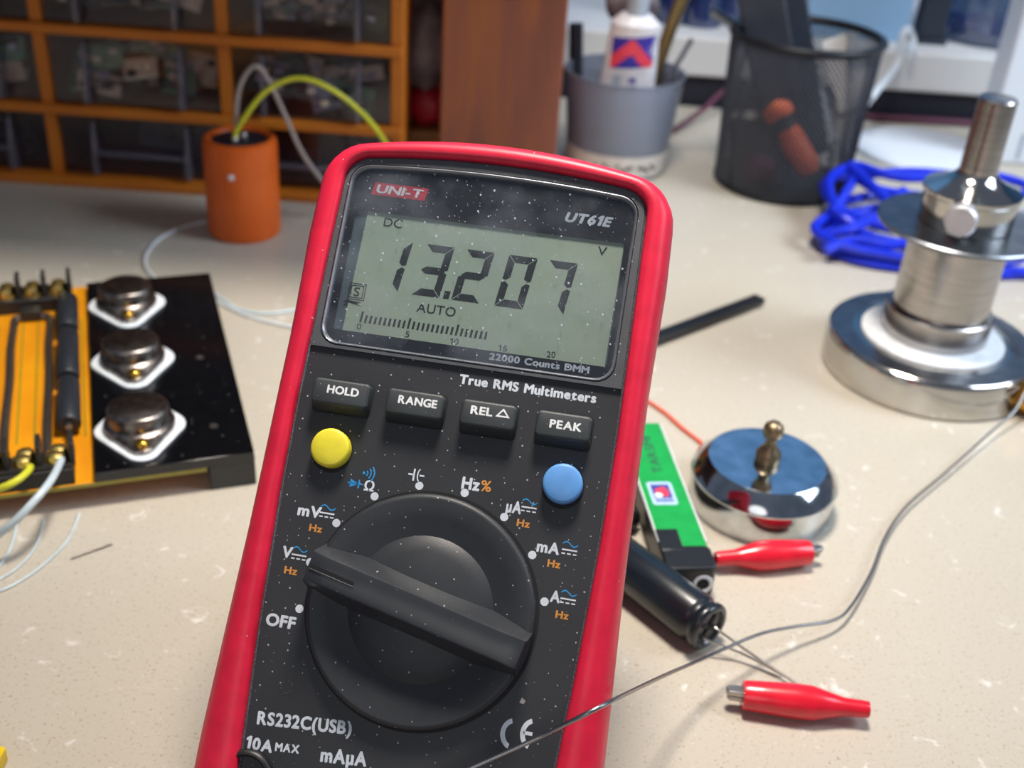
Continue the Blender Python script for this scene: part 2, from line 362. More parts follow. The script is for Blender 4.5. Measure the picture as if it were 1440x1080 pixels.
# ================================================================== SETTING
def struct(o): o['kind'] = 'structure'; return o
struct(MB().box(-900, 900, -300, 843, -30, 0).build('floor', MT['desk'], bevel=2)).name = 'worktop'
bpy.data.objects['worktop']['label'] = 'cream speckled quartz worktop'
struct(MB().box(-1100, 1300, 1250, 1280, -400, 900).build('wall_back', MT['bluewall'], smooth=False))
struct(MB().box(20, 700, 846, 860, -30, 23).build('ledge_gap_shade', MT['navy'], smooth=False))  # dark sheet painted for the shaded gap beneath the ledge
struct(MB().box(20, 700, 840, 1250, 22.5, 51).build('trim_2', MT['ledge'], bevel=2))

# ================================================================== MULTIMETER
MO = np.array([-16.924, 194.07, CAM_H-176.53])
MU = np.array([.98965, -.143496, 0.]); MV = np.array([.094219, .6498, .754243]); MN = np.array([-.108231, -.746438, .656595])
VB = 67.6                                   # the empty sits at the lower edge of the case
mm = empty('multimeter', label='large red and charcoal digital multimeter leaning back on its stand, reading 13.207', cat='multimeter')
base = MO - MV*VB
mm.matrix_world = Matrix(((MU[0], MV[0], MN[0], base[0]*K), (MU[1], MV[1], MN[1], base[1]*K), (MU[2], MV[2], MN[2], base[2]*K), (0, 0, 0, 1)))
OFF = (0, VB, 0)
def mp(px, py, n=0.0):
    """where the sight line through a pixel meets the meter's face raised by n"""
    v = ray(px, py); O = MO + MN*n - CAM
    t = (O@MN)/(v@MN); P = v*t-O
    return float(P@MU), float(P@MV)
def mworld(u, v, n): return Vector(MO+MU*u+MV*v+MN*n)
def side(v, tab):
    for (a, x), (b, y) in zip(tab, tab[1:]):
        if a <= v <= b: return x+(y-x)*(v-a)/(b-a)
    return tab[0][1] if v < tab[0][0] else tab[-1][1]
def outline(tab, vb, vt, drop, rc, rb):
    """closed outline: bottom, right side, rounded corner, bowed top, and back; mirrored"""
    vc = vt-drop; hw = side(vc-rc, tab); right = []
    hb = side(vb, tab)
    for i in range(6): a = R(-90+90*i/5); right.append((hb-rb+rb*math.cos(a), vb+rb+rb*math.sin(a)))
    for i in range(1, 24):
        v = vb+rb+(vc-rc-vb-rb)*i/24; right.append((side(v, tab), v))
    for i in range(8): a = R(82*i/7); right.append((hw-rc+rc*math.cos(a), vc-rc+rc*math.sin(a)))
    xe, ye = right[-1]
    for i in range(1, 9): t = i/9; right.append((xe*(1-t), ye+(vt-ye)*(1-(1-t)**2)))
    left = [(-x, y) for x, y in right[::-1]]
    return right+[(0, vt)]+left
OUT = [(-VB, 46), (-35, 46), (15, 44.2), (60, 43.6), (85, 44.1), (100, 43.6)]
INN = [(-VB, 33), (-40, 34.6), (-10, 36.4), (20, 37.6), (45, 37.9), (80, 37.4), (100, 37.0)]
outer = outline(OUT, -VB, 113.2, 3.4, 12, 9); inner = outline(INN, -60, 107.4, 2.0, 6.5, 3)
rings = []
for t, n in ((-.04, -3), (0, .6), (.02, 1.6), (.09, 2.3), (.28, 2.7), (.5, 2.5), (.72, 1.5), (.9, -.6), (.985, -3.5), (1, -7), (1, -16), (.97, -24), (.86, -29), (.6, -31)):
    rings.append([(a[0]+(b[0]-a[0])*t, a[1]+(b[1]-a[1])*t, n) for a, b in zip(inner, outer)])
MB().loft(rings, cap1=True).build('holster', MT['red'], mm, OFF, angle=60)
# panel: recessed charcoal face
def inset(poly, d):
    out = []; n = len(poly)
    for i, (x, y) in enumerate(poly):
        (ax, ay), (bx, by) = poly[i-1], poly[(i+1) % n]
        tx_, ty_ = bx-ax, by-ay; l = math.hypot(tx_, ty_) or 1
        out.append((x-ty_/l*d, y+tx_/l*d))
    return out
WU0, WU1, WV0, WV1 = -35.2, 34.6, 58.3, 102.6
def window_poly(g, n=5):
    """display window: rectangle with rounded corners and a slightly bowed top"""
    x0, x1, y0, y1, r = WU0+g, WU1-g, WV0+g, WV1-g, 4.2-g*.5
    p = rrect(x0, x1, y0, y1, r, n); cx = (x0+x1)/2; hw = (x1-x0)/2; q = []
    res = []
    for i, (x, y) in enumerate(p):
        res.append((x, y+(1.7*(1-((x-cx)/hw)**2) if y > (y0+y1)/2 else 0)))
        if i == n:                    # straight run across the top gets extra points for the bow
            for k in range(1, 10):
                xx = (x1-r)+((x0+r)-(x1-r))*k/10; res.append((xx, y1+1.7*(1-((xx-cx)/hw)**2)))
    return res
def plate_with_hole(poly, hole, z0, z1, name, m, parent, off=OFF, bevel=0):
    bm = bmesh.new()
    def loop(pts):
        vs = [bm.verts.new((x, y, 0)) for x, y in pts]
        return [bm.edges.new((vs[i], vs[(i+1) % len(vs)])) for i in range(len(vs))]
    e = loop(poly)+loop(hole)
    bmesh.ops.triangle_fill(bm, use_beauty=True, edges=e)
    b = MB(); vs = [v.co.copy() for v in bm.verts]; bm.verts.index_update()
    fs = [tuple(v.index for v in f.verts) for f in bm.faces]; bm.free()
    b.add([(v.x, v.y, z1) for v in vs], fs)
    for pts in (poly, hole):
        n = len(pts); b.add([(x, y, z0) for x, y in pts]+[(x, y, z1) for x, y in pts], [(i, (i+1) % n, n+(i+1) % n, n+i) for i in range(n)])
    return b.build(name, m, parent, off=off, smooth=False)
pin = inset(inner, .55)
plate_with_hole(pin, window_poly(-.3), -3, 0, 'face_panel', MT['panel'], mm)
b = MB(); b.loft([[(x, y, z) for x, y in q] for q, z in ((inner, -1), (inner, .35), (inset(inner, .25), .55), (inset(inner, .5), .4), (inset(inner, .62), 0), (inset(inner, .62), -1))])
b.build('panel_edge', MT['rim'], mm, OFF)
# raised bezel line round the window
b = MB(); b.loft([[(x, y, z) for x, y in q] for q, z in ((window_poly(-.3), -.5), (window_poly(-.3), .9), (window_poly(-.1), 1.0), (window_poly(.15), .8), (window_poly(.45), .1), (window_poly(.5), -1.0))])
b.build('display_bezel', MT['bezel'], mm, OFF)
up = [(x, y) for x, y in pin if y > 57.2]; hx_ = side(57, INN)-.55; i_ = max(range(len(up)), key=lambda k: math.dist(up[k], up[k-1])); up = up[:i_]+[(-hx_, 57.0), (hx_, 57.0)]+up[i_:]
plate_with_hole(up, window_poly(-.55), -.5, .8, 'display_surround', MT['glare_surround'], mm)  # its lighter grey holds the glare on the panel round the window
disp = MB().prism(window_poly(.45), -.25, .12).build('display_window', MT['glass'], mm, OFF, smooth=False)
LU0, LU1, LV0, LV1 = -33.1, 32.9, 61.9, 92.2
plate_with_hole(window_poly(.3), rrect(LU0, LU1, LV0, LV1, .8), -1.1, -.7, 'window_mask', MT['mask'], mm)
MB().box(LU0-1, LU1+1, LV0-1, LV1+1.5, -3.2, -1.6).build('lcd_shade_plate', MT['lcd_shade'], mm, OFF, smooth=False)  # blue-grey plate colours in the shadow the mask throws on the reflector
lcd = MB().prism([(-30.9, 61), (32.5, 61), (32.7, 93), (-30.2, 93)], -1.5, -1.25).build('lcd_screen', MT['lcd'], mm, OFF, smooth=False)
# printing behind the window: maker's badge and model lettering
LN = -.62
u0, v0 = mp(525, 277, LN); u1, v1 = mp(599, 281.5, LN)
v0 = 96.4
badge = MB().add([(-30.2, 96.4, LN), (-16.7, 96.4, LN), (-16.2, 99.6, LN), (-29.5, 99.6, LN)], [(0, 1, 2, 3)]).build('badge', MT['logo_red'], mm, OFF, smooth=False)
text_mesh('badge_lettering', 'UNI-T', MT['key_ink'], badge, -29.0, 96.9, 11.8, 2.2, LN+.03, bold=.03, shear=.12, off=OFF, depth=.02)
def label(name, txt, pl, pr, h, m, bold=.02, shear=0, n=.02, parent=None, depth=.03):
    """lettering whose middle line runs between two survey points"""
    a, b_ = mp(*pl, n), mp(*pr, n); dx, dy = b_[0]-a[0], b_[1]-a[1]; wd = math.hypot(dx, dy); an = math.atan2(dy, dx)
    if abs(an) < .06: an = 0; a = (a[0], (a[1]+b_[1])/2)
    return text_mesh(name, txt, m, parent or mm, a[0]+math.sin(an)*h/2, a[1]-math.cos(an)*h/2, wd, h, n, bold, shear, an, depth, OFF)
W_, O_, B_ = MT['white_ink'], MT['orange_ink'], MT['blue_ink']
label('model_lettering', 'UT61E', (795, 304.5), (862, 312.5), 2.7, W_, .05, .25, n=LN)
label('counts_lettering', '22000 Counts DMM', (688, 502), (829, 519.5), 1.75, W_, .045, 0, n=LN)
label('rms_lettering', 'True RMS Multimeters', (646, 534), (839, 559), 2.35, W_, .045)
# ---- LCD contents
SN = -1.23
SG = MT['seg']
label('dc_sign', 'DC', (540, 312.5), (566, 314.5), 2.2, SG, .005, n=SN, parent=lcd, depth=.01)
label('volt_sign', 'V', (840.5, 352.5), (853.5, 354), 2.2, SG, .005, n=SN, parent=lcd, depth=.01)
label('auto_sign', 'AUTO', (586, 433), (641, 438), 2.3, SG, .008, n=SN, parent=lcd, depth=.01)
def seg_poly(k, W, H, t=1.8, g=.14, sl=.125):
    hw, hh = W/2, H/2; q = {
        'a': [(-hw+g, H), (hw-g, H), (hw-t-g, H-t), (-hw+t+g, H-t)],
        'd': [(-hw+t+g, t), (hw-t-g, t), (hw-g, 0), (-hw+g, 0)],
        'g': [(-hw+.5, hh), (-hw+t*.9, hh+t*.5), (hw-t*.9, hh+t*.5), (hw-.5, hh), (hw-t*.9, hh-t*.5), (-hw+t*.9, hh-t*.5)],
        'b': [(hw, H-g), (hw, hh+g+.3), (hw-t*.5, hh+g+.05), (hw-t, hh+g+t*.45), (hw-t, H-t-g)],
        'c': [(hw, hh-g-.3), (hw, g), (hw-t, t+g), (hw-t, hh-g-t*.45), (hw-t*.5, hh-g-.05)],
        'f': [(-hw, H-g), (-hw, hh+g+.3), (-hw+t*.5, hh+g+.05), (-hw+t, hh+g+t*.45), (-hw+t, H-t-g)],
        'e': [(-hw, hh-g-.3), (-hw, g), (-hw+t, t+g), (-hw+t, hh-g-t*.45), (-hw+t*.5, hh-g-.05)]}[k]
    return [(x+y*sl, y) for x, y in q]
SEGS = {'1': 'bc', '3': 'abcdg', '2': 'abged', '0': 'abcdef', '7': 'abc'}
for ch, ur in (('1', -19.3), ('3', -9.0), ('2', .8), ('0', 11.3), ('7', 21.0)):   # lower right corner of each digit
    b = MB()
    for k in SEGS[ch]:
        pl = seg_poly(k, 6.9, 12.9); b.prism([(x+ur-3.45, y+73.0) for x, y in pl], SN, SN+.02)
    b.build('digit', SG, lcd, OFF, smooth=False)
MB().prism([(-8.1, 73.0), (-6.7, 73.0), (-6.5, 75.0), (-7.9, 75.0)], SN, SN+.02).build('decimal_point', SG, lcd, OFF, smooth=False)
b = MB()
for i in range(27):
    x = -26.9+i*(30.5/26); h = 2.7 if i % 10 == 0 or i == 0 else 1.9
    b.prism([(x-.27, 64.5), (x+.27, 64.5), (x+.27+h*.08, 64.5+h), (x-.27+h*.08, 64.5+h)], SN, SN+.02)
b.build('bar_graph', SG, lcd, OFF, smooth=False)
for t_, px, py in (('0', 505, 459), ('5', 573, 470), ('10', 639, 480), ('15', 707, 489.5), ('20', 775, 498.5)):
    hw = 3 if len(t_) == 1 else 6
    label('scale_number', t_, (px-hw, py-.4), (px+hw, py+.4), 1.45, SG, 0, n=SN, parent=lcd, depth=.01)
b = MB()
def frame2d(b, x0, x1, y0, y1, t, z0, z1):
    b.box(x0, x1, y0, y0+t, z0, z1); b.box(x0, x1, y1-t, y1, z0, z1); b.box(x0, x0+t, y0+t, y1-t, z0, z1); b.box(x1-t, x1, y0+t, y1-t, z0, z1)
frame2d(b, -31.2, -27.0, 69.7, 73.9, .22, SN, SN+.02); frame2d(b, -30.7, -27.5, 70.2, 73.4, .22, SN, SN+.02)
b.prism([(-32, 68.7), (-31.4, 69.5), (-27.6, 69.3), (-29, 68.6), (-27, 68.3), (-30.5, 68.9)], SN, SN+.02)
b.build('serial_link_sign', SG, lcd, OFF, smooth=False)
text_mesh('serial_letter', 'S', SG, lcd, -29.9, 70.7, 1.5, 2.2, SN, .01, off=OFF, depth=.01)

# ---- keys
def key(name, u0, u1, v0, v1, h, txt, pl, pr):
    MB().prism(rrect(u0-.35, u1+.35, v0-1.7, v1+.5, 1.3), -.4, .04).build('key_recess', MT['matteblack'], mm, OFF, smooth=False)
    poly = rrect(u0, u1, v0, v1, 1.1)
    low = [(x, y-(1.3 if y < (v0+v1)/2 else -.2)) for x, y in poly]
    rr = [[(x, y, z) for x, y in q] for q, z in ((low, -.5), (low, .3), (poly, h-.6), (inset(poly, .2), h-.15), (inset(poly, .6), h), )]
    k = MB().loft(rr, cap1=True).build('push_button', MT['key'], mm, OFF, angle=50)
    a = mp(*pl, h); b_ = mp(*pr, h); ht = 2.0
    text_mesh('button_lettering', txt, MT['key_ink'], k, a[0], (a[1]+b_[1])/2-ht/2, b_[0]-a[0], ht, h+.01, .04, off=OFF, depth=.03)
    return k
HK = 3.8
key('hold', -33.8, -20.2, 43.1, 49.1, HK, 'HOLD', (460, 547.5), (505, 552))
key('range', -16.0, -2.5, 43.1, 49.1, HK, 'RANGE', (560, 562), (615, 568))
k = key('rel', 1.6, 14.5, 43.1, 49.1, HK, 'REL', (662, 576), (693, 580))
a = mp(707.5, 581, HK)
MB().add([(a[0]-1.7, a[1]-1, HK+.02), (a[0]+1.7, a[1]-1, HK+.02), (a[0], a[1]+1.1, HK+.02), (a[0]-.95, a[1]-.62, HK+.02), (a[0]+.95, a[1]-.62, HK+.02), (a[0], a[1]+.5, HK+.02)],
         [(0, 1, 4, 3), (1, 2, 5, 4), (2, 0, 3, 5)]).build('delta_sign', MT['key_ink'], k, OFF, smooth=False)
key('peak', 19.2, 31.9, 43.1, 49.1, HK, 'PEAK', (773, 595), (818, 602))
for (px, py), m, nm in (((463, 629), 'yellow_btn', 'yellow'), ((791, 679.5), 'blue_btn', 'blue')):
    c_ = mp(px, py, 3.2)
    MB().lathe([(5.0, -.3), (5.0, .04), (0, .04)], 36, c=(c_[0], c_[1]-.55)).build('button_well_shade', MT['matteblack'], mm, OFF, smooth=False)  # black well set low, so its crescent paints the button's shadow
    o = MB().lathe([(4.55, -.4), (4.55, 2.6), (4.35, 3.0), (3.9, 3.2), (2, 3.4), (0, 3.45)], 40, c=c_).build('round_button', MT[m], mm, OFF, angle=60)
    o['label'] = nm+' round button'

# ---- rotary dial
DC = (-.1, .4)
MB().lathe([(26.9, -.3), (26.9, .05), (0, .05)], 72, c=DC).build('dial_gap', MT['matteblack'], mm, OFF, smooth=False)
prof = [(26.1, -.4), (26.1, 1.8), (25.9, 2.5), (25.3, 2.9), (24.7, 2.95), (21, 1.9), (16.8, .8), (16.6, .75), (16.4, .95), (13, 1.95), (8, 2.75), (4, 3.1), (0, 3.2)]
dial = MB().lathe(prof, 96, c=DC).build('rotary_dial', MT['dial'], mm, OFF, angle=50)
dial['label'] = 'round black rotary selector'
ang = R(189-22)                     # pointer towards the V position
MD = Matrix.Translation((DC[0], DC[1], 0)) @ Matrix.Rotation(ang-math.pi, 4, 'Z')   # -x axis points at the mark
L0, L1 = -26.0, 25.6
def barring(z, hw, inset_end, bow):
    p = []
    for i in range(13):
        x = L0+inset_end+(L1-L0-2*inset_end)*i/12; t = (x)/26; p.append((x, -hw-bow*(1-t*t), z))
    for i in range(12, -1, -1):
        x = L0+inset_end+(L1-L0-2*inset_end)*i/12; t = (x)/26; p.append((x, hw+bow*(1-t*t), z))
    return p
pointer = MB().loft([barring(.3, 5.5, 0, 1.4), barring(8.6, 3.5, .1, .0), barring(9.2, 3.15, .4, .0), barring(9.35, 2.8, .7, 0)], M=MD, cap1=True).build('pointer_bar', MT['bar'], dial, OFF, angle=35)
MB().box(-25.4, -14.5, -.45, .45, 9.1, 9.4, M=MD).build('pointer_groove', MT['matteblack'], dial, OFF, smooth=False)
MB().box(-25.3, -14.2, -.85, -.45, 9.2, 9.6, M=MD).build('groove_ridge', MT['dial'], dial, OFF, bevel=.15)
# ---- position dots
for i in range(9):
    a = R(189-22*i)
    MB().lathe([(.95, 0), (.95, .05), (0, .05)], 20, c=(DC[0]+28.05*math.cos(a), DC[1]+28.05*math.sin(a))).build('position_dot', W_, mm, OFF, smooth=False)
# ---- printed legends
def acdc(px, py, s=1.0):
    """tilde over a solid and a dotted line"""
    x, y = mp(px, py); hw = 1.75*s
    pts = []; N_ = 16
    for i in range(N_+1):
        t = i/N_; pts.append((x-hw+2*hw*t, y+1.35+.5*math.sin(t*2*math.pi)))
    v = []; f = []
    for i, (a_, b_) in enumerate(pts): v += [(a_, b_-.16, .04), (a_, b_+.16, .04)]
    f = [(2*i, 2*i+2, 2*i+3, 2*i+1) for i in range(N_)]
    MB().add(v, f).build('tilde_sign', B_, mm, OFF, smooth=False)
    q = MB(); q.box(x-hw, x+hw, y-.16, y+.2, .0, .04)
    for k_ in range(3): q.box(x-hw+k_*1.3*s, x-hw+k_*1.3*s+.85*s, y-1.0, y-.68, 0, .04)
    q.build('direct_current_sign', W_, mm, OFF, smooth=False)
def hz(px, py, wd=9.2, t='Hz', h=1.75): return label('hz_lettering', t, (px-wd, py-1.0), (px+wd, py+1.0), h, O_, .04)
label('position_lettering', 'OFF', (374, 871), (416, 876), 2.9, W_, .045)
label('position_lettering', 'V', (397, 775), (411.5, 778), 2.7, W_, .045); acdc(420.5, 781)
label('position_lettering', 'mV', (419, 717), (452, 721), 2.7, W_, .045); acdc(460, 722)
label('position_lettering', 'Ω', (512.5, 682), (526.5, 684), 2.6, W_, .03)
label('position_lettering', 'Hz', (649.5, 679), (675, 682), 2.9, W_, .045); label('percent_lettering', '%', (676.5, 682.5), (691, 684.5), 2.6, O_, .025)
label('position_lettering', 'µA', (712, 711.5), (733.5, 714.5), 2.9, W_, .045); acdc(744, 714)
label('position_lettering', 'mA', (755, 768), (787, 772), 2.7, W_, .045); acdc(801, 774)
label('position_lettering', 'A', (774, 838), (788, 840), 2.7, W_, .045); acdc(799, 843)
hz(444, 743); hz(409, 802.5); hz(736, 736); hz(779, 793); hz(790.5, 865)
label('port_lettering', 'RS232C(USB)', (362, 1009), (495, 1024), 3.0, W_, .042)
label('jack_lettering', '10A', (346, 1044), (384, 1049), 2.9, W_, .045); label('jack_lettering', 'MAX', (387, 1050), (421, 1054), 1.9, W_, .045)
label('jack_lettering', 'mAµA', (451, 1061), (516, 1068), 3.2, W_, .045)
# capacitor sign
x, y = mp(585.5, 668)
q = MB(); q.box(x-1.9, x-.55, y-.2, y+.2, 0, .04); q.box(x-.75, x-.35, y-1.4, y+1.4, 0, .04); q.box(x+.75, x+1.9, y-.2, y+.2, 0, .04)
pts = [(x+.95-.65*math.cos(R(a_)), y+1.5*math.sin(R(a_)), .02) for a_ in range(-70, 71, 14)]; q.tube(pts, .2, 4)
q.build('capacitor_sign', W_, mm, OFF, smooth=False)
# diode sign
x, y = mp(500, 680)
MB().prism([(x-1.3, y-1), (x+.7, y), (x-1.3, y+1)], 0, .04).box(x-1.9, x+1.9, y-.13, y+.13, 0, .04).box(x+.6, x+.95, y-1, y+1, 0, .04).build('diode_sign', B_, mm, OFF, smooth=False)
x, y = mp(512, 665)
q = MB()
for r_ in (.9, 1.7, 2.5): q.tube([(x+r_*math.cos(R(a_)), y+r_*math.sin(R(a_)), .02) for a_ in range(-42, 43, 12)], .2, 4)
q.lathe([(.35, 0), (.35, .04), (0, .04)], 10, c=(x, y)).build('buzzer_sign', B_, mm, OFF, smooth=False)
# conformity mark
q = MB()
for px, bar in ((715, 0), (743, 1)):
    x, y = mp(px, 1031 if not bar else 1031.5)
    pts = [(x+.9-2.6*math.cos(R(a_)), y+3.0*math.sin(R(a_)), .02) for a_ in range(-72, 73, 12)]
    vs = []; 
    for a_ in range(-72, 73, 12): vs += [(x+1.2-3.0*math.cos(R(a_)), y+3.4*math.sin(R(a_)), .04), (x+1.2-1.95*math.cos(R(a_)), y+2.35*math.sin(R(a_)), .04)]
    q.add(vs, [(2*i, 2*i+2, 2*i+3, 2*i+1) for i in range(len(vs)//2-1)])
    if bar: q.box(x-1.2, x+.9, y-.4, y+.4, 0, .04)
q.build('conformity_mark', W_, mm, OFF, smooth=False)
x, y = mp(403, 966); q = MB()
for k_ in range(3): q.tube([(x+1.3*math.cos(R(120*k_+a_)), y+1.4*math.sin(R(120*k_+a_)), .0) for a_ in range(10, 91, 16)], .12, 4)
q.build('recycling_mark', MT['rim'], mm, OFF, smooth=False)
MB().prism([(25.2, -15.8), (26.2, -16), (26.5, -15.2), (25.6, -14.6)], 0, .05).build('plastic_chip', MT['trailgrey'], mm, OFF, smooth=False)
# ---- input sockets
for uu in (-33.3, -11.5, 11.5, 33.0):
    if uu == -33.3: c_ = mp(343, 1096, 1.5)
    else: c_ = (uu, -45)
    MB().lathe([(6.4, -1), (6.4, 1.0), (6.0, 1.6), (5.3, 1.8), (4.9, 1.4), (4.6, -4), (0, -4)], 40, c=c_).build('input_socket', MT['black'], mm, OFF, angle=50)
    if uu == -33.3: pass
# ---- folding stand behind
hx = 24
b = MB()
p0 = mworld(0, 62, -30); 
def loc(p): d = np.array(p)-MO; return (float(d@MU), float(d@MV), float(d@MN))
top = [(-hx, 64, -30.5), (hx, 64, -30.5), (hx, 60, -30.5), (-hx, 60, -30.5)]
foot_y = mworld(0, 62, -30).y+46
f1 = loc((mworld(-hx, 0, 0).x, foot_y+4, 1.5)); f2 = loc((mworld(hx, 0, 0).x, foot_y, 1.5))
fl, fr_ = (-hx, f1[1], f1[2]), (hx, f2[1], f2[2])
b.loft([[top[0], top[1], (hx, 61, -33.5), (-hx, 61, -33.5)], [fl, fr_, (hx, f2[1]-3, f2[2]), (-hx, f1[1]-3, f1[2])]], cap0=True, cap1=True)
b.build('folding_stand', MT['kick'], mm, OFF, smooth=False)

# ================================================================== CIRCUIT BOARD (left)
brd = empty('circuit_board', (-140.6, 314.8, 0), R(20.7), 'orange amplifier board with black plate and three round metal transistors', 'circuit board')
MB().box(-120, 37, 0, 156, 8.6, 10.2).build('orange_board', MT['pcb_o'], brd, bevel=.2)
MB().box(-120, 37.05, -.06, .3, 8.55, 10.1).build('board_edge', MT['pcb_edge'], brd, smooth=False)
pl = [(0, 0), (54, 0), (54, 152), (0, 152)]
b = MB(); b.box(0, 54, 0, 152, 10.2, 14); b.build('black_plate', MT['gloss_black'], brd, bevel=.25)
MB().box(.05, 53.9, -.12, 0, 10.2, 13.7).build('plate_edge', MT['side_black'], brd, smooth=False)
for y0 in (0, 132): MB().box(38, 54, y0, y0+20, 0, 10.25).build('foot', MT['side_black'], brd, bevel=.3)
for y0 in (0, 132): MB().box(-119, -104, y0, y0+20, 0, 8.6).build('foot', MT['side_black'], brd, bevel=.3)
for yy in (73, 20.5):
    MB().lathe([(1.6, 14), (1.6, 14.15), (.8, 14.15), (.8, 14.02), (0, 14.02)], 16, c=(42, yy)).build('rivet', MT['lead'], brd)
for yc in (125.5, 75.0, 24.5):
    t = MB().prism(hull([(0, 0, 12.5), (0, 15.2, 4.4), (0, -15.2, 4.4)], 32), 15.1, 17.0, M=Matrix.Translation((16.3, yc, 0))).build('transistor', MT['can'], brd, bevel=.5)
    MB().lathe([(12.6, 17), (12.5, 17.6), (11.6, 18.0), (10.9, 18.6), (10.9, 22.8), (10.6, 23.6), (9.8, 24.1), (0, 24.2)], 48, c=(16.3, yc)).build('metal_can', MT['can'], t)
    MB().prism(hull([(-7.6, 0, 8.4), (7.6, 0, 8.4), (0, 16.0, 6.0), (0, -16.0, 6.0)], 32), 14.0, 15.3, M=Matrix.Translation((16.3, yc, 0))).build('insulating_washer', MT['insulator'], t, bevel=.5)
    for dy in (-15.2, 15.2):
        MB().lathe([(2.6, 17), (2.6, 17.7), (2.2, 18.6), (1.2, 19.1), (0, 19.2)], 20, c=(16.3, yc+dy)).build('brass_screw', MT['brass'], t)
    for dx in (-4, 4): MB().lathe([(.7, 17), (.6, 17.5), (0, 17.6)], 10, c=(16.3+dx, yc-11.4)).build('weld_bead', MT['lead'], t)
# terminal blocks
def block(y0, y1, flip, n=7, pitch=10.4, xr=-6.6):
    t = MB().box(xr-n*pitch, xr, y0, y1, 10.2, 16.5).build('terminal_block', MT['terminal'], brd, bevel=.3)
    ym = (y0+y1)/2
    for i in range(n+1):
        x = xr-i*pitch
        MB().box(x-.8, x+.8, y0+2.0, y1-1.0, 16.5, 25.5).build('divider', MT['terminal'], t, bevel=.2)
    MB().box(xr-n*pitch, xr, (y1-3) if flip else y0+.5, (y1-.5) if flip else y0+3, 15.5, 18).build('back_wall', MT['terminal'], t, smooth=False)
    for i in range(n):
        x = xr-(i+.5)*pitch
        for j, yy in enumerate((ym-1.4, ym+2.6)):
            s_ = MB(); s_.lathe([(3.1, 16.4), (3.1, 19.2), (2.7, 20.4), (1.4, 21.0), (0, 21.1)], 14, c=(x+.6*j, yy))
            s_.box(x-3.6, x+3.6, yy-2.2, yy+2.2, 17, 17.7)
            s_.build('terminal_screw', MT['gold_screw'], t)
    return t
block(.6, 12.5, False); block(134, 146, True)
# in-line black cylinders with bright joints
def cyl_y(b, x, z, y0, y1, r, n=20):
    b.lathe([(0, 0), (r*.86, 0), (r, .8), (r, (y1-y0)-.8), (r*.86, y1-y0), (0, y1-y0)], n, M=axis_matrix((x, y0, z), (0, 1, 0)))
for y0, y1 in ((31, 61.5), (65, 101.5), (105.5, 134)):
    b = MB(); cyl_y(b, -8.0, 15.2, y0, y1, 4.3); b.build('power_resistor', MT['resistor'], brd)
for y0, y1 in ((13, 31), (61, 65.5), (101, 106)):
    b = MB(); b.tube([(-8, y0, 15.2), (-8, y1, 15.2)], .75, 8); b.lathe([(0, 0), (1.2, .4), (1.3, 1.4), (0, 2.2)], 12, M=axis_matrix((-8, y1-2.2, 15.6), (0, 1, 0))); b.build('solder_joint', MT['lead'], brd)
# tinned bus bars
for x in (-30.0, -15.6, -44, -58):
    b = MB(); b.tube([(x, 12, 11.6), (x-.3, 40, 11.8), (x+.2, 75, 11.7), (x-.2, 100, 11.8), (x+.4, 124, 11.6)], 1.7, 8, smooth=4); b.build('bus_bar', MT['tin'], brd)
for x in (-22.8, -51): MB().tube([(x-7, 124, 11.8), (x-6, 126.5, 12), (x, 127, 12.2), (x+6, 126.5, 12), (x+7, 124, 11.8)], 1.5, 8, smooth=3).build('bus_bar', MT['tin'], brd)
for x in (-22.8, -51): MB().box(x-4, x+4, 125, 131, 11, 15.5).build('chip_component', MT['terminal'], brd, bevel=.5)
for x in (-26.3, -20.4, -36, -41, -50, -55, -3.0): MB().box(x-.3, x+.3, 30, 124, 10.15, 10.28).build('board_trace', MT['trace'], brd, smooth=False)
def tube_thing(name, pts, r, m, label_, cat, sm=8, n=10, group=None):
    o = MB().tube(pts, r, n, smooth=sm).build(name, m); tag(o, label_, cat, group); return o
tube_thing('yellow_wire', [desk(45, 652, 17), desk(38, 664, 19), desk(20, 678, 19), desk(-10, 690, 16), desk(-60, 700, 8)], 1.25, MT['yellow_wire'], 'short yellow wire leaving the front terminal block of the orange board', 'wire')
tube_thing('white_wire', [desk(88, 638, 17), desk(84, 652, 20), desk(70, 678, 21), desk(45, 708, 19), desk(15, 738, 14), desk(-20, 765, 6)], 1.3, MT['clear_wire'], 'pale translucent wire curving down from the right screw of the orange board', 'wire')
tube_thing('thin_wire', [desk(112, 722, .5), desk(95, 760, .5), desk(60, 795, .5), desk(20, 822, .5), desk(-20, 838, .5)], .45, MT['clear_wire'], 'rightmost faint clear wire curving over the worktop below the orange board', 'wire')
tube_thing('thin_wire', [desk(62, 730, .5), desk(52, 765, .5), desk(25, 798, .5), desk(-20, 825, .5)], .4, MT['clear_wire'], 'middle faint clear wire looping over the worktop below the orange board', 'wire')
tube_thing('thin_wire', [desk(24, 735, .5), desk(17, 765, .5), desk(4, 790, .5), desk(-20, 812, .5)], .5, MT['clear_wire'], 'shortest faint clear wire at the photo edge below the orange board', 'wire')
tube_thing('metal_needle', [desk(100, 785, .5), desk(157, 764, .7)], .4, MT['trailgrey'], 'short cut piece of wire lying on the worktop below the orange board', 'wire', 1)
p = desk(-25, 1100, 0); q_ = desk(13, 1068, 0)
o = MB().prism([(p.x-10, p.y-18), (q_.x-1, p.y-18), (q_.x, q_.y), (p.x-10, q_.y+2)], 0, 5).build('yellow_plastic_piece', MT['yellow'], bevel=.6)
tag(o, 'corner of a yellow plastic piece at the lower left of the worktop', 'plastic piece')

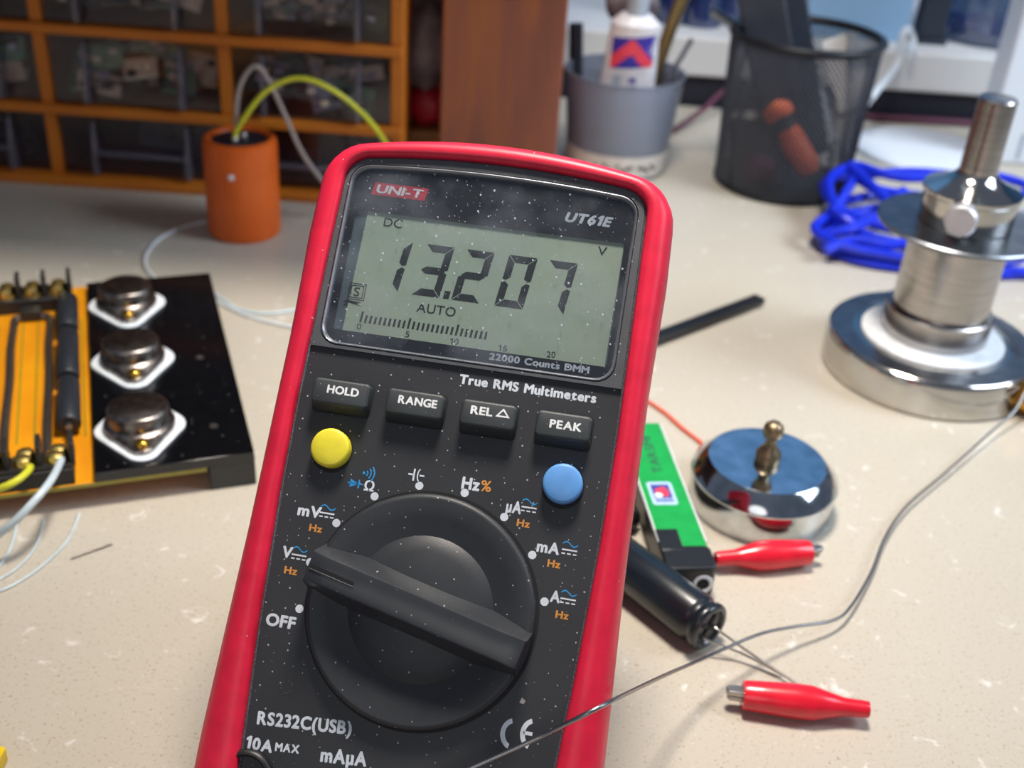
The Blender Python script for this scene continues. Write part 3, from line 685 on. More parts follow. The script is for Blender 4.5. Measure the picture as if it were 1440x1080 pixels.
# ================================================================== DRAWER CABINET
CY = 611.0
XS = [-365, -266.5, -167, -73.5]; ZS = [0, 42.5, 86.5, 131]
cab = empty('drawer_cabinet', ((XS[0]+XS[-1])/2, CY, 0), 0, 'orange brown parts cabinet with smoky clear drawers standing behind the orange capacitor', 'cabinet')
co = (-(XS[0]+XS[-1])/2, -CY, 0)
for x in XS: MB().box(x-3.4, x+3.4, CY-1, CY+150, 0, 135).build('upright', MT['cab'], cab, co, bevel=.6)
for z in ZS:
    zz = (0, 5) if z == 0 else (z-2.6, z+2.6)
    MB().box(XS[0]-3.3, XS[-1]+3.3, CY-(4.5 if z else 9), CY+150, *zz).build('shelf', MT['cab'], cab, co, bevel=.8)
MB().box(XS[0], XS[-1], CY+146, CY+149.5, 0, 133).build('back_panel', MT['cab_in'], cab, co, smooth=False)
names = [('left', 'middle', 'right')[i] for i in range(3)]; rows = ('bottom', 'middle', 'top')
random.seed(3)
for ci in range(3):
    for ri in range(3):
        x0, x1 = XS[ci]+4, XS[ci+1]-4; z0, z1 = ZS[ri]+3.2+(2 if ri == 0 else 0), ZS[ri+1]-3.2; xm = (x0+x1)/2
        D = empty('drawer', (0, 0, 0)); D.parent = cab; D.location = [v*K for v in (xm+co[0], 0, z0)]
        oo = (-xm, -CY, -z0)
        b = MB(); b.box(x0, x1, CY+1, CY+2.2, z0, z1); b.build('drawer_front', MT['drawer'], D, oo, smooth=False)
        b = MB(); b.box(x0, x1, CY+2, CY+140, z0, z0+1); b.box(x0, x0+1, CY+2, CY+140, z0, z1-2); b.box(x1-1, x1, CY+2, CY+140, z0, z1-2); b.box(x0, x1, CY+139, CY+140, z0, z1-2)
        b.build('drawer_tray', MT['drawer'], D, oo, smooth=False)
        for sx in (-1, 1):
            xr = xm+sx*26
            b = MB(); b.prism([(CY+1, z0+1), (CY-6, z0+1.5), (CY-7, z0+6), (CY-2, z1-4), (CY+1, z1-2)], xr-1.2, xr+1.2, M=Matrix(((0, 0, 1, 0), (1, 0, 0, 0), (0, 1, 0, 0), (0, 0, 0, 1))))
            b.build('handle_rib', MT['rib'], D, oo, bevel=.3)
        MB().box(xm-26, xm+26, CY-6, CY+1, z0+13, z0+14.4).build('handle_bar', MT['rib' if ri == 0 else 'drawer'], D, oo, bevel=.3)
        # jumble of electronic scrap inside
        if ri == 0:
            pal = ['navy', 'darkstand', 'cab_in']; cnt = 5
        else:
            pal = ['greenpcb', 'dgreen', 'tan', 'greenpcb', 'grayp', 'tan', 'dgreen']; cnt = 12
        bl = {}
        for k_ in range(cnt):
            m_ = random.choice(pal); q = bl.setdefault(m_, MB())
            sx_, sz_ = random.uniform(14, 34), random.uniform(8, 22)
            px_ = random.uniform(x0+sx_/2+2, x1-sx_/2-2); pz = random.uniform(z0+sz_/2+2, z1-sz_/2-3); py_ = CY+5+k_*1.6
            M_ = Matrix.Translation((px_, py_, pz)) @ Matrix.Rotation(random.uniform(-.3, .3), 4, 'Y') @ Matrix.Rotation(random.uniform(-.5, .5), 4, 'X')
            q.box(-sx_/2*.9, sx_/2*.9, -.8, .8, -sz_/2*.85, sz_/2*.85, M=M_)
            for c2 in range(4):
                cx_, cz_ = random.uniform(-sx_*.35, sx_*.35), random.uniform(-sz_*.3, sz_*.3)
                bl.setdefault(random.choice(['tan', 'black', 'grayp'] if ri else pal), MB()).box(cx_-2, cx_+2, -3.6, -.8, cz_-1.6, cz_+1.6, M=M_)
        bb = None
        scrap = bpy.data.objects.new('electronic_scrap', None); col.objects.link(scrap)
        scrap.location = [v*K for v in (xm, CY, z0)]
        tag(scrap, 'jumbled dark electronic scrap inside the %s drawer of the %s column' % (rows[ri], names[ci]), 'scrap', 'scrap in the cabinet drawers', 'stuff')
        for m_, q in bl.items(): q.build('scrap_piece', MT[m_], scrap, (-xm, -CY, -z0), smooth=False)['kind'] = 'stuff'

# ---- between cabinet and post
def lump(name, c, s, m, seed, amp=.16, seg=20, flat=0.0):
    rnd = random.Random(seed); ph = [rnd.uniform(0, 6.28) for _ in range(6)]
    prof = []; b = MB(); vs = []; fs = []; n = seg; h = seg//2
    for i in range(h+1):
        th = math.pi*i/h
        for j in range(n):
            a = 2*math.pi*j/n
            r = 1+amp*(math.sin(3*a+ph[0]+2*th)*.5+math.sin(5*th+ph[1])*.35+math.sin(7*a+ph[2]-3*th)*.3)*math.sin(th)
            z = math.cos(th)
            if flat and z < -flat: z = -flat
            vs.append((c[0]+s[0]*r*math.sin(th)*math.cos(a), c[1]+s[1]*r*math.sin(th)*math.sin(a), c[2]+s[2]*z*(1+.1*math.sin(3*a+ph[3]))))
    for i in range(h):
        for j in range(n): fs.append((i*n+j, i*n+(j+1) % n, (i+1)*n+(j+1) % n, (i+1)*n+j))
    b.add(vs, fs); return b.build(name, m, angle=80)
o = MB().box(-76, -40, 640, 690, 0, 34).build('brown_box', MT['brown'], bevel=1); tag(o, 'small brown box standing low between cabinet and wooden post', 'box')
o = lump('red_pouch', (-60, 655, 45), (15, 12, 12.5), MT['redp'], 4, .12); tag(o, 'dark red pouch squeezed between the cabinet and the wooden post', 'pouch')
o = lump('grey_bag', (-62, 652, 80), (19, 13, 25), MT['bag'], 5, .22); tag(o, 'crumpled grey plastic bag between the cabinet and the wooden post', 'bag')
o = MB().box(-66, -44, 650, 690, 106, 140).build('brown_box', MT['brown'], bevel=1); tag(o, 'brown and yellow box above the crumpled grey bag', 'box')
# shelf boards of the hutch behind them
o = MB().box(-70, -45, 700, 712, 0, 199).build('dark_board', MT['cab_in'], bevel=1); tag(o, 'dark upright board in the gap behind the grey bag', 'board')
# ---- wooden post
o = MB().box(-50.5, 15.7, 620, 790, 0, 200).build('wooden_post', MT['wood'], bevel=1); tag(o, 'reddish brown wooden post rising behind the multimeter', 'post')

o = MB().box(-620, 24, 455, 800, 200, 218).build('shade_board', MT['darkwood'], bevel=1); tag(o, 'unseen dark brown board added above the drawer cabinet to shade the worktop', 'shelf')  # unseen board, added to throw the back left of the worktop into shade

# ================================================================== ORANGE CAPACITOR
cx, cy = -147.5, 558
oc = empty('orange_capacitor', (cx, cy, 0), 0, 'big orange can capacitor standing in front of the drawer cabinet', 'capacitor')
MB().lathe([(0, 0), (17.6, 0), (18.6, 1), (18.9, 3), (18.9, 48.5), (18.4, 51), (16.8, 52.2), (15.2, 51.8), (14.2, 50.5), (14, 46.8)], 48).build('sleeve', MT['orange'], oc)
MB().lathe([(14.3, 49.5), (14.3, 50.3), (0, 50.3)], 40).build('end_cap', MT['navy'], oc, smooth=False)
for dx, dy in ((-1, -5), (2, 2)): MB().lathe([(1.6, 50.3), (1.6, 52.6), (1.1, 53.2), (0, 53.3)], 14, c=(dx, dy)).build('terminal_pin', MT['lead'], oc)
MB().lathe([(0, 0), (1.7, 0), (1.4, .35), (0, .5)], 14, M=axis_matrix((-.5, -18.8, 36.5), (0, -1, .0))).build('white_spot', MT['white'], oc)
tube_thing('yellow_wire', [(cx-1, cy-5, 52), desk_ := Vector((cx+1, cy-4, 58)), aty(372, 130, 556), aty(420, 110, 558), aty(470, 128, 560), aty(515, 165, 565), aty(545, 205, 575), aty(570, 245, 590)], 1.35, MT['yellow_wire'], 'yellow wire arching out of the top of the orange capacitor', 'wire')
tube_thing('grey_wire', [(cx+2-3, cy-1, 51), aty(333, 150, 556), aty(340, 115, 556), aty(358, 93, 556), aty(375, 108, 557), aty(400, 160, 560), aty(428, 220, 566), aty(470, 275, 580)], 1.2, MT['grey_wire'], 'grey wire bent sharply over the orange capacitor', 'wire')
tube_thing('white_wire', [desk(290, 312, .8), desk(262, 318, .8), desk(225, 335, .8), desk(206, 358, .8), desk(208, 380, .8), desk(240, 405, .8), desk(300, 422, .8), desk(350, 445, .8), desk(420, 462, .8)], .8, MT['white_cable'], 'thin white wire looping over the worktop behind the black plate', 'wire')
tube_thing('white_wire', [desk(300, 412, .8), desk(340, 436, .8), desk(385, 440, .8), desk(440, 430, .8)], .8, MT['clear_wire'], 'thin bluish white wire from the black plate towards the multimeter', 'wire')

# ================================================================== FROSTED CUP WITH TUBES
cx, cy = 56, 700
cup = empty('frosted_cup', (cx, cy, 0), 0, 'frosted translucent plastic cup of tubes and brushes right of the wooden post', 'cup')
MB().lathe([(0, 1), (29, 1), (30, 0), (31, 2), (36.6, 60), (37.3, 60.6), (37.3, 61.4), (36, 61.2), (30, 2), (0, 2)], 48).build('cup_wall', MT['cup'], cup)
MB().lathe([(31.15, 3), (32.6, 16.5), (32.9, 16.5), (31.45, 3)], 48).build('paper_band', MT['cuplabel'], cup)
for a_ in range(-7, 8):
    if a_ in (-3, 2): continue
    A = R(-82+a_*5); h_ = 9+1.5*math.sin(a_*2.3)
    M_ = axis_matrix((32.05*math.cos(A), 32.05*math.sin(A), h_), (math.cos(A), math.sin(A), 0))
    MB().box(-1.1, 1.1, -1.0, 1.0, -.1, .35, M=M_).build('print_mark', MT['matteblack'], cup, smooth=False)
def tube_of_glue():
    g = empty('glue_tube', (56, 690, 2), 0, 'white squeeze tube with red and blue print standing in the frosted cup', 'tube')
    # flat crimp at the foot, round shoulder above
    rr = []
    for t in (0, .15, .35, .6, .85, 1):
        z = 10+t*82; wx = 19-t*4.5; wy = 2+t*8.5
        rr.append([(wx*math.cos(2*math.pi*i/28), wy*math.sin(2*math.pi*i/28)+t*-2, z) for i in range(28)])
    rr.append([(9*math.cos(2*math.pi*i/28), 7*math.sin(2*math.pi*i/28)-2, 97) for i in range(28)])
    MB().loft(rr, cap0=True, cap1=True).build('tube_body', MT['tube'], g)
    MB().lathe([(6, 96), (6.4, 98), (6.2, 116), (0, 116.5)], 20, c=(0, -2)).build('tube_cap', MT['grayp'], g)
    def patch(poly, m, nm, lift):
        """ink following the tube's curved front"""
        vs = []
        for x, z in poly:
            t = (z-10)/82; wx = 19-t*4.5; wy = 2+t*8.5
            vs.append((x, -wy*math.sqrt(max(0, 1-(x/wx)**2))-2*t-lift, z))
        MB().add(vs, [tuple(range(len(poly)))]).build(nm, m, g, smooth=False)
    def strips(f_lo, f_hi, m, nm, lift):
        for i in range(12):
            xa, xb = -12.5+25*i/12, -12.5+25*(i+1)/12
            patch([(xa, f_lo(xa)), (xb, f_lo(xb)), (xb, f_hi(xb)), (xa, f_hi(xa))], m, nm, lift)
    b0, b1 = 67, 86
    chev = lambda x: 83-abs(x+1)*1.05
    strips(lambda x: b0+x*.12, lambda x: b1+x*.12, MT['tubeblue'], 'printed_panel', .12)
    strips(lambda x: max(b0+x*.12, chev(x)-7.0), lambda x: min(b1+x*.12, max(b0+x*.12, chev(x)+2.5)), MT['tubered'], 'printed_chevron', .25)
    for z_, w2 in ((58, 4), (53, 5), (48, 4)): patch([(0, z_), (w2, z_), (w2, z_+3), (0, z_+3)], MT['tubeblue'], 'printed_mark', .15)
    patch([(-10, 48), (-5, 48), (-5, 62), (-10, 62)], MT['grayp'], 'printed_mark', .15)
    g.rotation_euler = (R(3), R(1), 0)
tube_of_glue()
tube_thing('dark_pen', [(30, 715, 4), (24, 722, 82)], 4.5, MT['navy'], 'dark pen at the left inside the frosted cup', 'pen', 1, 14)
tube_thing('gold_tool', [(66, 705, 4), (78, 712, 70), (92, 720, 120)], 4.2, MT['amber'], 'gold coloured tool leaning right out of the frosted cup', 'tool', 3, 14)
tube_thing('steel_tweezers', [(74, 690, 6), (84, 690, 66), (93, 694, 84)], 1.6, MT['ground'], 'slim steel rod leaning over the right rim of the frosted cup', 'rod', 1)
o = lump('grey_bundle', (57, 712, 97), (17, 9, 12), MT['bag'], 9, .1); tag(o, 'grey brown rounded bundle behind the white tube in the frosted cup', 'bundle')

# ================================================================== MESH PEN CUP
cx, cy = 160, 690
pc = empty('mesh_pen_cup', (cx, cy, 0), 0, 'black wire mesh pen cup between the frosted cup and blue cable', 'pen cup')
b = MB(); H0, H1, RB, RT = 1.5, 92, 41, 44.3; ns = 92
def cpos(a, z): r = RB+(RT-RB)*(z-H0)/(H1-H0); return Vector((r*math.cos(a), r*math.sin(a), z))
for sgn in (1, -1):
    for i in range(ns):
        a0 = 2*math.pi*i/ns; pts = [cpos(a0+sgn*R(98)*k_/14, H0+(H1-H0)*k_/14) for k_ in range(15)]
        b.tube(pts, .47, 3, caps=False)
o = b.build('wire_mesh', MT['mesh'], pc, smooth=False); o['kind'] = 'stuff'
MB().tube([(RT*math.cos(2*math.pi*i/48), RT*math.sin(2*math.pi*i/48), H1) for i in range(48)], 2.4, 10, closed=True).build('rim', MT['meshbase'], pc)
MB().lathe([(0, 0), (40.6, 0), (41.9, .8), (42.1, 3.4), (40.9, 4.2), (40, 1.6), (0, 1.6)], 48).build('base', MT['meshbase'], pc)
def strap(name, p0, p1, w_, t_, m, parent=None, bevel=1.5):
    d = Vector(p1)-Vector(p0); M_ = axis_matrix(p0, d, (0, 1, 0)); b = MB(); b.box(-t_/2, t_/2, -w_/2, w_/2, 0, d.length, M=M_)
    return b.build(name, m, parent, bevel=bevel)
k_ = strap('black_file', aty(1110, 230, 690), aty(1060, -60, 680), 10, 26, MT['cutter_b']); tag(k_, 'wide black handle leaning out of the mesh pen cup', 'handle')
k_ = strap('black_ruler', aty(1150, 215, 697), aty(1108, -60, 690), 7, 14, MT['darkstand']); tag(k_, 'narrow dark grey bar beside the black handle in the mesh pen cup', 'bar')
ct = empty('screwdriver', tuple(aty(1140, 245, 672)), 0, 'orange and black handled screwdriver leaning inside the mesh pen cup', 'screwdriver')
A, Bp = aty(1147, 248, 672), aty(1090, 140, 690); d = (Bp-A); Mx = axis_matrix((0, 0, 0), d, (0, 1, 0)); LL = d.length
MB().lathe([(0, 0), (6, 1), (8, 6), (8.8, 15), (8, 26), (6.2, 31), (0, 31)], 24, M=Mx).build('orange_grip', MT['cutter_o'], ct)
MB().lathe([(0, 31), (6.4, 31), (6.8, 35), (8, 40), (0, 40)], 24, M=Mx).build('black_collar', MT['cutter_b'], ct)
MB().lathe([(0, 39), (9, 39), (10.5, 43), (10, 47), (6, 52), (0, 53)], 24, M=Mx).build('orange_collar', MT['cutter_o'], ct)
o = strap('white_card', aty(1205, 150, 712), aty(1180, 50, 722), 1.2, 22, MT['ledge'], bevel=.3); tag(o, 'pale strip seen through the right side of the mesh pen cup', 'strip')
o = strap('grey_card', aty(1150, 205, 700), aty(1130, 130, 704), 1.2, 24, MT['grayp'], bevel=.3); tag(o, 'grey strip seen through the middle of the mesh pen cup', 'strip')
o = lump('dark_red_eraser', tuple(desk(1065, 240, 14)), (12, 8, 10), MT['purple'], 12, .05); tag(o, 'dark red lump at the bottom of the mesh pen cup', 'eraser')
o = strap('black_clamp', desk(1062, 262, 4), aty(1068, 170, 690), 10, 34, MT['navy']); tag(o, 'dark blue black block low in the mesh pen cup', 'block')
tube_thing('steel_pen', [aty(1000, 15, 690), aty(1040, 40, 690), aty(1090, 150, 700)], 3, MT['ground'], 'steel pen leaning over the left rim of the mesh pen cup', 'pen', 1)

# ================================================================== BACK LEDGE THINGS
def bottle(px, py, r, h, m, lab):
    p = desk(px, py, 51); e = empty('blue_bottle', (p.x, p.y, 51), 0, lab, 'bottle', 'blue bottles on the white ledge')
    MB().lathe([(0, 0), (r, 0), (r, h*.7), (r*.9, h*.78), (r*.4, h*.9), (r*.4, h)], 24).build('bottle_body', m, e)
    MB().lathe([(r*.45, h*.9), (r*.45, h*1.08), (0, h*1.08)], 16).build('bottle_cap', MT['tubeblue'], e)
for px, py, r, lab in ((945, 30, 14, 'leftmost blue bottle on the white ledge behind the frosted cup'), (985, 34, 15, 'middle blue bottle on the white ledge left of the mesh cup'), (1022, 30, 13, 'rightmost blue bottle on the white ledge beside the mesh cup')):
    bottle(px, py, r, 80, MT['bottleblue'], lab)
p0, p1 = desk(1128, 50, 51), desk(1278, 66, 51)
o = MB().box(p0.x, p1.x, p0.y, p0.y+40, 51, 190).build('light_blue_box', MT['lightblue'], bevel=1); tag(o, 'light blue box on the ledge behind the mesh pen cup', 'box')
p0, p1 = desk(1285, 62, 51), desk(1320, 66, 51)
st = empty('dark_stand', (p0.x, p0.y, 51), 0, 'dark grey upright stand right of the light blue box on the ledge', 'stand')
MB().box(0, 24, 0, 20, 0, 4).build('stand_base', MT['darkstand'], st, bevel=.6); MB().box(1.5, 22.5, 3, 17, 4, 150).build('stand_column', MT['darkstand'], st, bevel=1.5)
pj = desk(1385, 58, 51); je = empty('clear_jar', (pj.x+4, pj.y+10, 51), 0, 'round clear plastic jar of blue pieces at the right end of the ledge', 'jar')
MB().lathe([(0, 0), (34, 0), (38, 3), (40, 12), (40, 120), (36, 124)], 40).build('jar_wall', MT['jar'], je)
rj = random.Random(5)
b = MB()
for i in range(120):
    a_ = rj.uniform(0, 6.28); r_ = 34*math.sqrt(rj.random()); z_ = rj.uniform(2, 12); x_, y_ = r_*math.cos(a_), r_*math.sin(a_)
    b.box(x_-2.6, x_+2.6, y_-1.8, y_+1.8, z_, z_+2.6, M=Matrix.Rotation(rj.uniform(-.2, .2), 4, 'Z'))
o = b.build('blue_beads', MT['bead'], smooth=False); o.location = (je.location.x, je.location.y, je.location.z); tag(o, 'layer of small blue pieces in the clear jar', 'pieces', None, 'stuff')
# white lamp at the right
lp = empty('white_lamp', (273, 771, 0), 0, 'white lamp foot and upright behind the steel gauge', 'lamp')
MB().lathe([(0, 0), (47, 0), (47.6, 1), (46.5, 3), (42, 4), (0, 4.4)], 64).build('lamp_foot', MT['white'], lp)
MB().box(36, 90, -14, 12, 0, 260).build('lamp_upright', MT['white'], lp, bevel=2); MB().box(58, 61, -14.3, -13.9, 4, 22).build('slot', MT['grayp'], lp, smooth=False)
tube_thing('white_cable', [desk(1280, 78, 52.5), aty(1284, 60, 842), aty(1278, 42, 842), aty(1270, 50, 836), aty(1262, 90, 830), aty(1235, 125, 800), aty(1215, 150, 770), desk(1190, 190, 3), desk(1192, 215, 2.7), desk(1206, 236, 2.7)], 2.6, MT['white_cable'], 'thick white cable hanging from the ledge behind the mesh pen cup', 'cable')
tube_thing('dark_red_cable', [desk(945, 185, 2), desk(985, 158, 8), desk(1015, 130, 16), desk(1040, 118, 20)], 2.0, MT['purple'], 'dark red cable climbing under the ledge left of the mesh pen cup', 'cable')
tube_thing('dark_red_cable', [(190, 838, 3), (260, 836, 3), (330, 838, 3), (420, 838, 3)], 2.6, MT['purple'], 'dark red cable lying along the back edge of the worktop', 'cable')

# ================================================================== BLUE CABLE
b = MB(); rc = random.Random(21)
def loopc(pts): b.tube([desk(*p) for p in pts], 2.9, 8, closed=True, smooth=5)
loopc([(1150, 322, 5), (1185, 345, 4), (1260, 362, 4), (1380, 378, 4), (1470, 380, 5), (1500, 340, 8), (1420, 300, 9), (1290, 290, 9), (1195, 300, 9)])
loopc([(1158, 345, 3), (1215, 368, 3), (1320, 380, 3), (1430, 385, 3), (1480, 365, 4), (1400, 325, 6), (1270, 310, 7), (1180, 318, 7)])
loopc([(1160, 255, 16), (1175, 290, 15), (1240, 318, 14), (1330, 330, 12), (1420, 310, 13), (1400, 262, 20), (1300, 242, 22), (1200, 248, 20)])
loopc([(1200, 232, 24), (1222, 262, 20), (1290, 275, 17), (1400, 280, 15), (1450, 265, 17), (1380, 245, 22), (1270, 250, 24)])
loopc([(1185, 285, 12), (1170, 305, 11), (1230, 335, 10), (1340, 352, 9), (1440, 345, 9), (1450, 310, 10), (1330, 285, 12), (1240, 275, 12)])
b.tube([desk(*p) for p in ((1170, 300, 16), (1190, 270, 19), (1205, 240, 22), (1185, 238, 23), (1165, 258, 20), (1180, 300, 16), (1210, 320, 12))], 2.9, 8, smooth=6)
b.tube([desk(*p) for p in ((1195, 232, 25), (1240, 275, 22), (1262, 300, 18), (1300, 320, 12))], 2.9, 8, smooth=6)
loopc([(1146, 318, 11), (1190, 300, 13), (1280, 318, 13), (1390, 340, 12), (1440, 362, 10), (1350, 372, 8), (1230, 356, 9), (1170, 340, 10)])
b.tube([desk(*p) for p in ((1160, 352, 8), (1200, 338, 12), (1250, 345, 13), (1300, 332, 14), (1360, 322, 15))], 2.9, 8, smooth=6)
b.tube([desk(*p) for p in ((1152, 330, 9), (1195, 322, 14), (1240, 300, 16), (1270, 268, 19))], 2.9, 8, smooth=6)
o = b.build('blue_cable', MT['blue_cable']); tag(o, 'coiled bright blue cable lying behind the steel gauge', 'cable')

# ================================================================== STEEL GAUGE
GX, GY = 186.5, 457
g = empty('steel_gauge', (GX, GY, 0), 0, 'tall turned steel gauge with round base, flange and pin at right', 'gauge')
MB().lathe([(0, 0), (44.8, 0), (45.8, 1), (45.8, 14.5), (45, 16.8), (44.3, 17.3), (42, 17.3), (41.6, 16.7), (36, 16.7), (35.6, 17.3), (0, 17.3)], 96).build('round_base', MT['polished'], g, angle=25)
MB().lathe([(44.2, 17.2), (44.2, 17.5), (35, 17.5), (35, 16.9), (0, 16.9)], 96).build('base_top', MT['ground'], g, angle=25)
MB().lathe([(0, 17.4), (31, 17.4), (31, 18.2), (29, 19.8), (0, 19.9)], 72).build('white_ring', MT['ptfe'], g)
MB().lathe([(0, 19.8), (22.6, 19.8), (23, 20.4), (23, 31.4), (22.3, 32.1), (0, 32.1)], 64).build('collar', MT['steel'], g, angle=30)
MB().lathe([(20, 32.1), (20, 33), (20.6, 33.5), (20.6, 69.8), (0, 69.8)], 64).build('column', MT['steel'], g, angle=30)
MB().lathe([(0, 69.8), (35, 69.8), (35.6, 70.3), (35.6, 71.4), (35, 71.9), (0, 71.9)], 96).build('flange', MT['ground'], g, angle=25)
MB().lathe([(0, 71.9), (18.6, 71.9), (19.2, 72.8), (19.2, 84.5), (19.6, 84.8), (0, 84.8)], 64).build('hub', MT['polished'], g, angle=30)
MB().lathe([(0, 84.8), (19.8, 84.8), (20.2, 85.6), (20, 87.2), (13, 90.2), (9.2, 92.6), (8.0, 94.5), (0, 94.5)], 64).build('cone_cap', MT['polished'], g, angle=40)
MB().lathe([(0, 94), (7.6, 94), (7.6, 124.6), (7.0, 125.6), (5, 125.8), (0, 125.6)], 40).build('pin', MT['steel'], g, angle=30)
gd = Vector((-GX*.9, -GY, 90)).normalized(); gd = Vector((-.42, -.9, .12)).normalized()
MB().lathe([(0, 0), (3, 0), (3, 6), (6, 6), (6.4, 6.8), (6.4, 12.5), (5.7, 13.4), (0, 13.5)], 36, M=axis_matrix((gd.x*15, gd.y*15, 80), gd)).build('clamp_screw', MT['satin'], g, angle=30)
# brass connector at the right
e_ = desk(1432, 540, 12); bc = empty('brass_connector', (e_.x, e_.y, 0), 0, 'brass and ribbed steel connector touching the right side of the steel gauge base', 'connector')
Mx = axis_matrix((0, 0, 8.5), (.8, -.6, 0))
MB().lathe([(0, -2), (7.5, -2), (8.2, -1), (8.2, 10), (0, 10)], 6, M=Mx).build('brass_nut', MT['brass'], bc, angle=20)
MB().lathe([(0, 10)]+[(5.4+(.8 if i % 2 else 0), 10+i*.8) for i in range(20)]+[(0, 26)], 32, M=Mx).build('ribbed_barrel', MT['steel'], bc, angle=20)

# ================================================================== CHROME TIN
cx, cy = 94.3, 344.2
t = empty('chrome_tin', (cx, cy, 0), 0, 'low round chrome tin with a small ball knob beside the green lighter', 'tin')
MB().lathe([(0, 0), (25.9, 0), (26.1, .6), (26.1, 12.2), (0, 12.2)], 96).build('tin_body', MT['chrome'], t, angle=25)
MB().lathe([(0, 12.2), (26.4, 12.2), (26.7, 13), (26.3, 14), (21.6, 19.0), (21.1, 19.3), (0, 19.3)], 96).build('lid', MT['chrome'], t, angle=22)
MB().lathe([(0, 19.3), (4.4, 19.3), (4.6, 21.9), (4.2, 23.1), (2.9, 24.6), (2.0, 26.6), (2.0, 28.4), (2.6, 28.8), (3.4, 30), (3.8, 31.8), (3.4, 33.8), (2.1, 35.1), (0, 35.6)], 32).build('knob', MT['smudge'], t)

# ================================================================== LIGHTER
a0 = Vector((50.3, 374, 0)); a1 = Vector((61.5, 293.5, 0)); d = (a1-a0); ln = d.length; ang_l = math.atan2(d.y, d.x)
lt = empty('green_lighter', tuple(a0), ang_l, 'flat green lighter with black end between multimeter and chrome tin', 'lighter')
# local x runs along the lighter to its near black end
W2, T2 = 8.2, 11.5
MB().box(0, ln-2.5, -W2, W2, 10.6, T2+1.2).build('green_body', MT['greenl'], lt, bevel=.9, seg=3)
MB().box(.5, ln+1, -W2+.2, W2-.2, .5, 11).build('black_underside', MT['lblack'], lt, bevel=1.5)
for yy, tt in ((-W2, .3), (W2, .3)): MB().box(1, ln-8, yy*.985-.3, yy*.985+.3, 11.6, 12.85).build('white_edge_line', MT['white'], lt, bevel=.2)
b = MB(); b.prism(rrect(ln-6, ln+6.2, -W2-.3, W2+.5, 2.6), .5, 12.9); b.build('black_head', MT['lblack'], lt, bevel=.8)
MB().box(ln-15, ln-3, -W2-.35, -.2, 6, 13.0).build('black_thumb_piece', MT['lblack'], lt, bevel=.8)
b = MB(); Mx = axis_matrix((ln+5.7, 4.1, 6.6), (1, 0, .15))
b.lathe([(2.1, .9), (2.3, 1.3), (3.3, 1.3), (3.6, .5), (3.6, -.5)], 28, M=Mx); b.build('metal_ring', MT['ptfe'], lt)
MB().lathe([(2.2, .8), (0, .8)], 20, M=Mx).build('ring_hole', MT['matteblack'], lt, smooth=False)
sk = MB().prism(rrect(39.5, 53, -5.6, 3.4, 1.2), T2+1.15, T2+1.3).build('sticker', MT['sticker'], lt, smooth=False)
MB().box(41.2, 49.4, -4.4, 2.2, T2+1.3, T2+1.36).build('sticker_panel', MT['sblue'], sk, smooth=False)
MB().prism([(42.5, 0), (44, -3.4), (47.4, -3.2), (48.6, .8), (45.5, 1.6), (44, .9)], T2+1.36, T2+1.42).build('sticker_emblem', MT['sred'], sk, smooth=False)
MB().lathe([(1.5, T2+1.36), (1.5, T2+1.45), (0, T2+1.45)], 14, c=(47.6, -2.6)).build('sticker_spot', MT['white'], sk, smooth=False)
MB().box(50.2, 51.2, -4.2, 2.2, T2+1.3, T2+1.36).build('sticker_line', MT['sblue'], sk, smooth=False)
text_mesh('print', 'TARSMI', MT['dgreen'], lt, 34, 2.0, 24, 3.4, T2+1.22, .01, rot=math.pi)

# ================================================================== RED CLIPS
def clip(p0, p1, r, z, lab, jaw, flip):
    """p0: narrow end, p1: wide end where the jaw comes out"""
    a, b2 = Vector(p0), Vector(p1); d = b2-a; L_ = d.length
    e = empty('crocodile_clip', (a.x, a.y, 0), math.atan2(d.y, d.x), lab, 'clip', 'red crocodile clips')
    M_ = axis_matrix((0, 0, z), (1, 0, 0))
    S = Matrix.Diagonal((1, 1, 1, 1))
    prof = [(1.9, 0), (2.3, .1), (2.5, 1), (2.7, L_*.2), (3.6, L_*.3), (r, L_*.45), (r*1.02, L_*.6), (r*.93, L_*.8), (r*.86, L_-1), (r*.8, L_), (r*.45, L_), (r*.45, L_-3), (0, L_-3)]
    MB().lathe([(0, 1.5), (1.4, 1.5), (1.6, 0)]+prof[1:], 28, M=M_).build('vinyl_boot', MT['clipred'], e, angle=50)
    b = MB(); b.prism([(L_-4, -1.9), (L_+jaw-1, -1.5), (L_+jaw, -.6), (L_+jaw, .6), (L_+jaw-1, 1.5), (L_-4, 1.9)], z+.25, z+2.1)
    b.prism([(L_-4, -1.7), (L_+jaw-1.2, -1.3), (L_+jaw-.4, 0), (L_+jaw-1.2, 1.3), (L_-4, 1.7)], z-1.7, z-.1)
    b.build('metal_jaw', MT['clipmetal'], e, bevel=.35)
c1a, c1b = desk(1006, 786, 5), desk(1138, 777, 5)
clip(c1a, c1b, 5.1, 5.1, 'red vinyl crocodile clip lying in front of the chrome tin', 4.6, 1)
c2a, c2b = desk(1222, 998, 5), desk(1044, 977, 5)
clip(c2a, c2b, 5.0, 5.0, 'red vinyl crocodile clip lying alone nearest the bottom right', 5.0, 1)

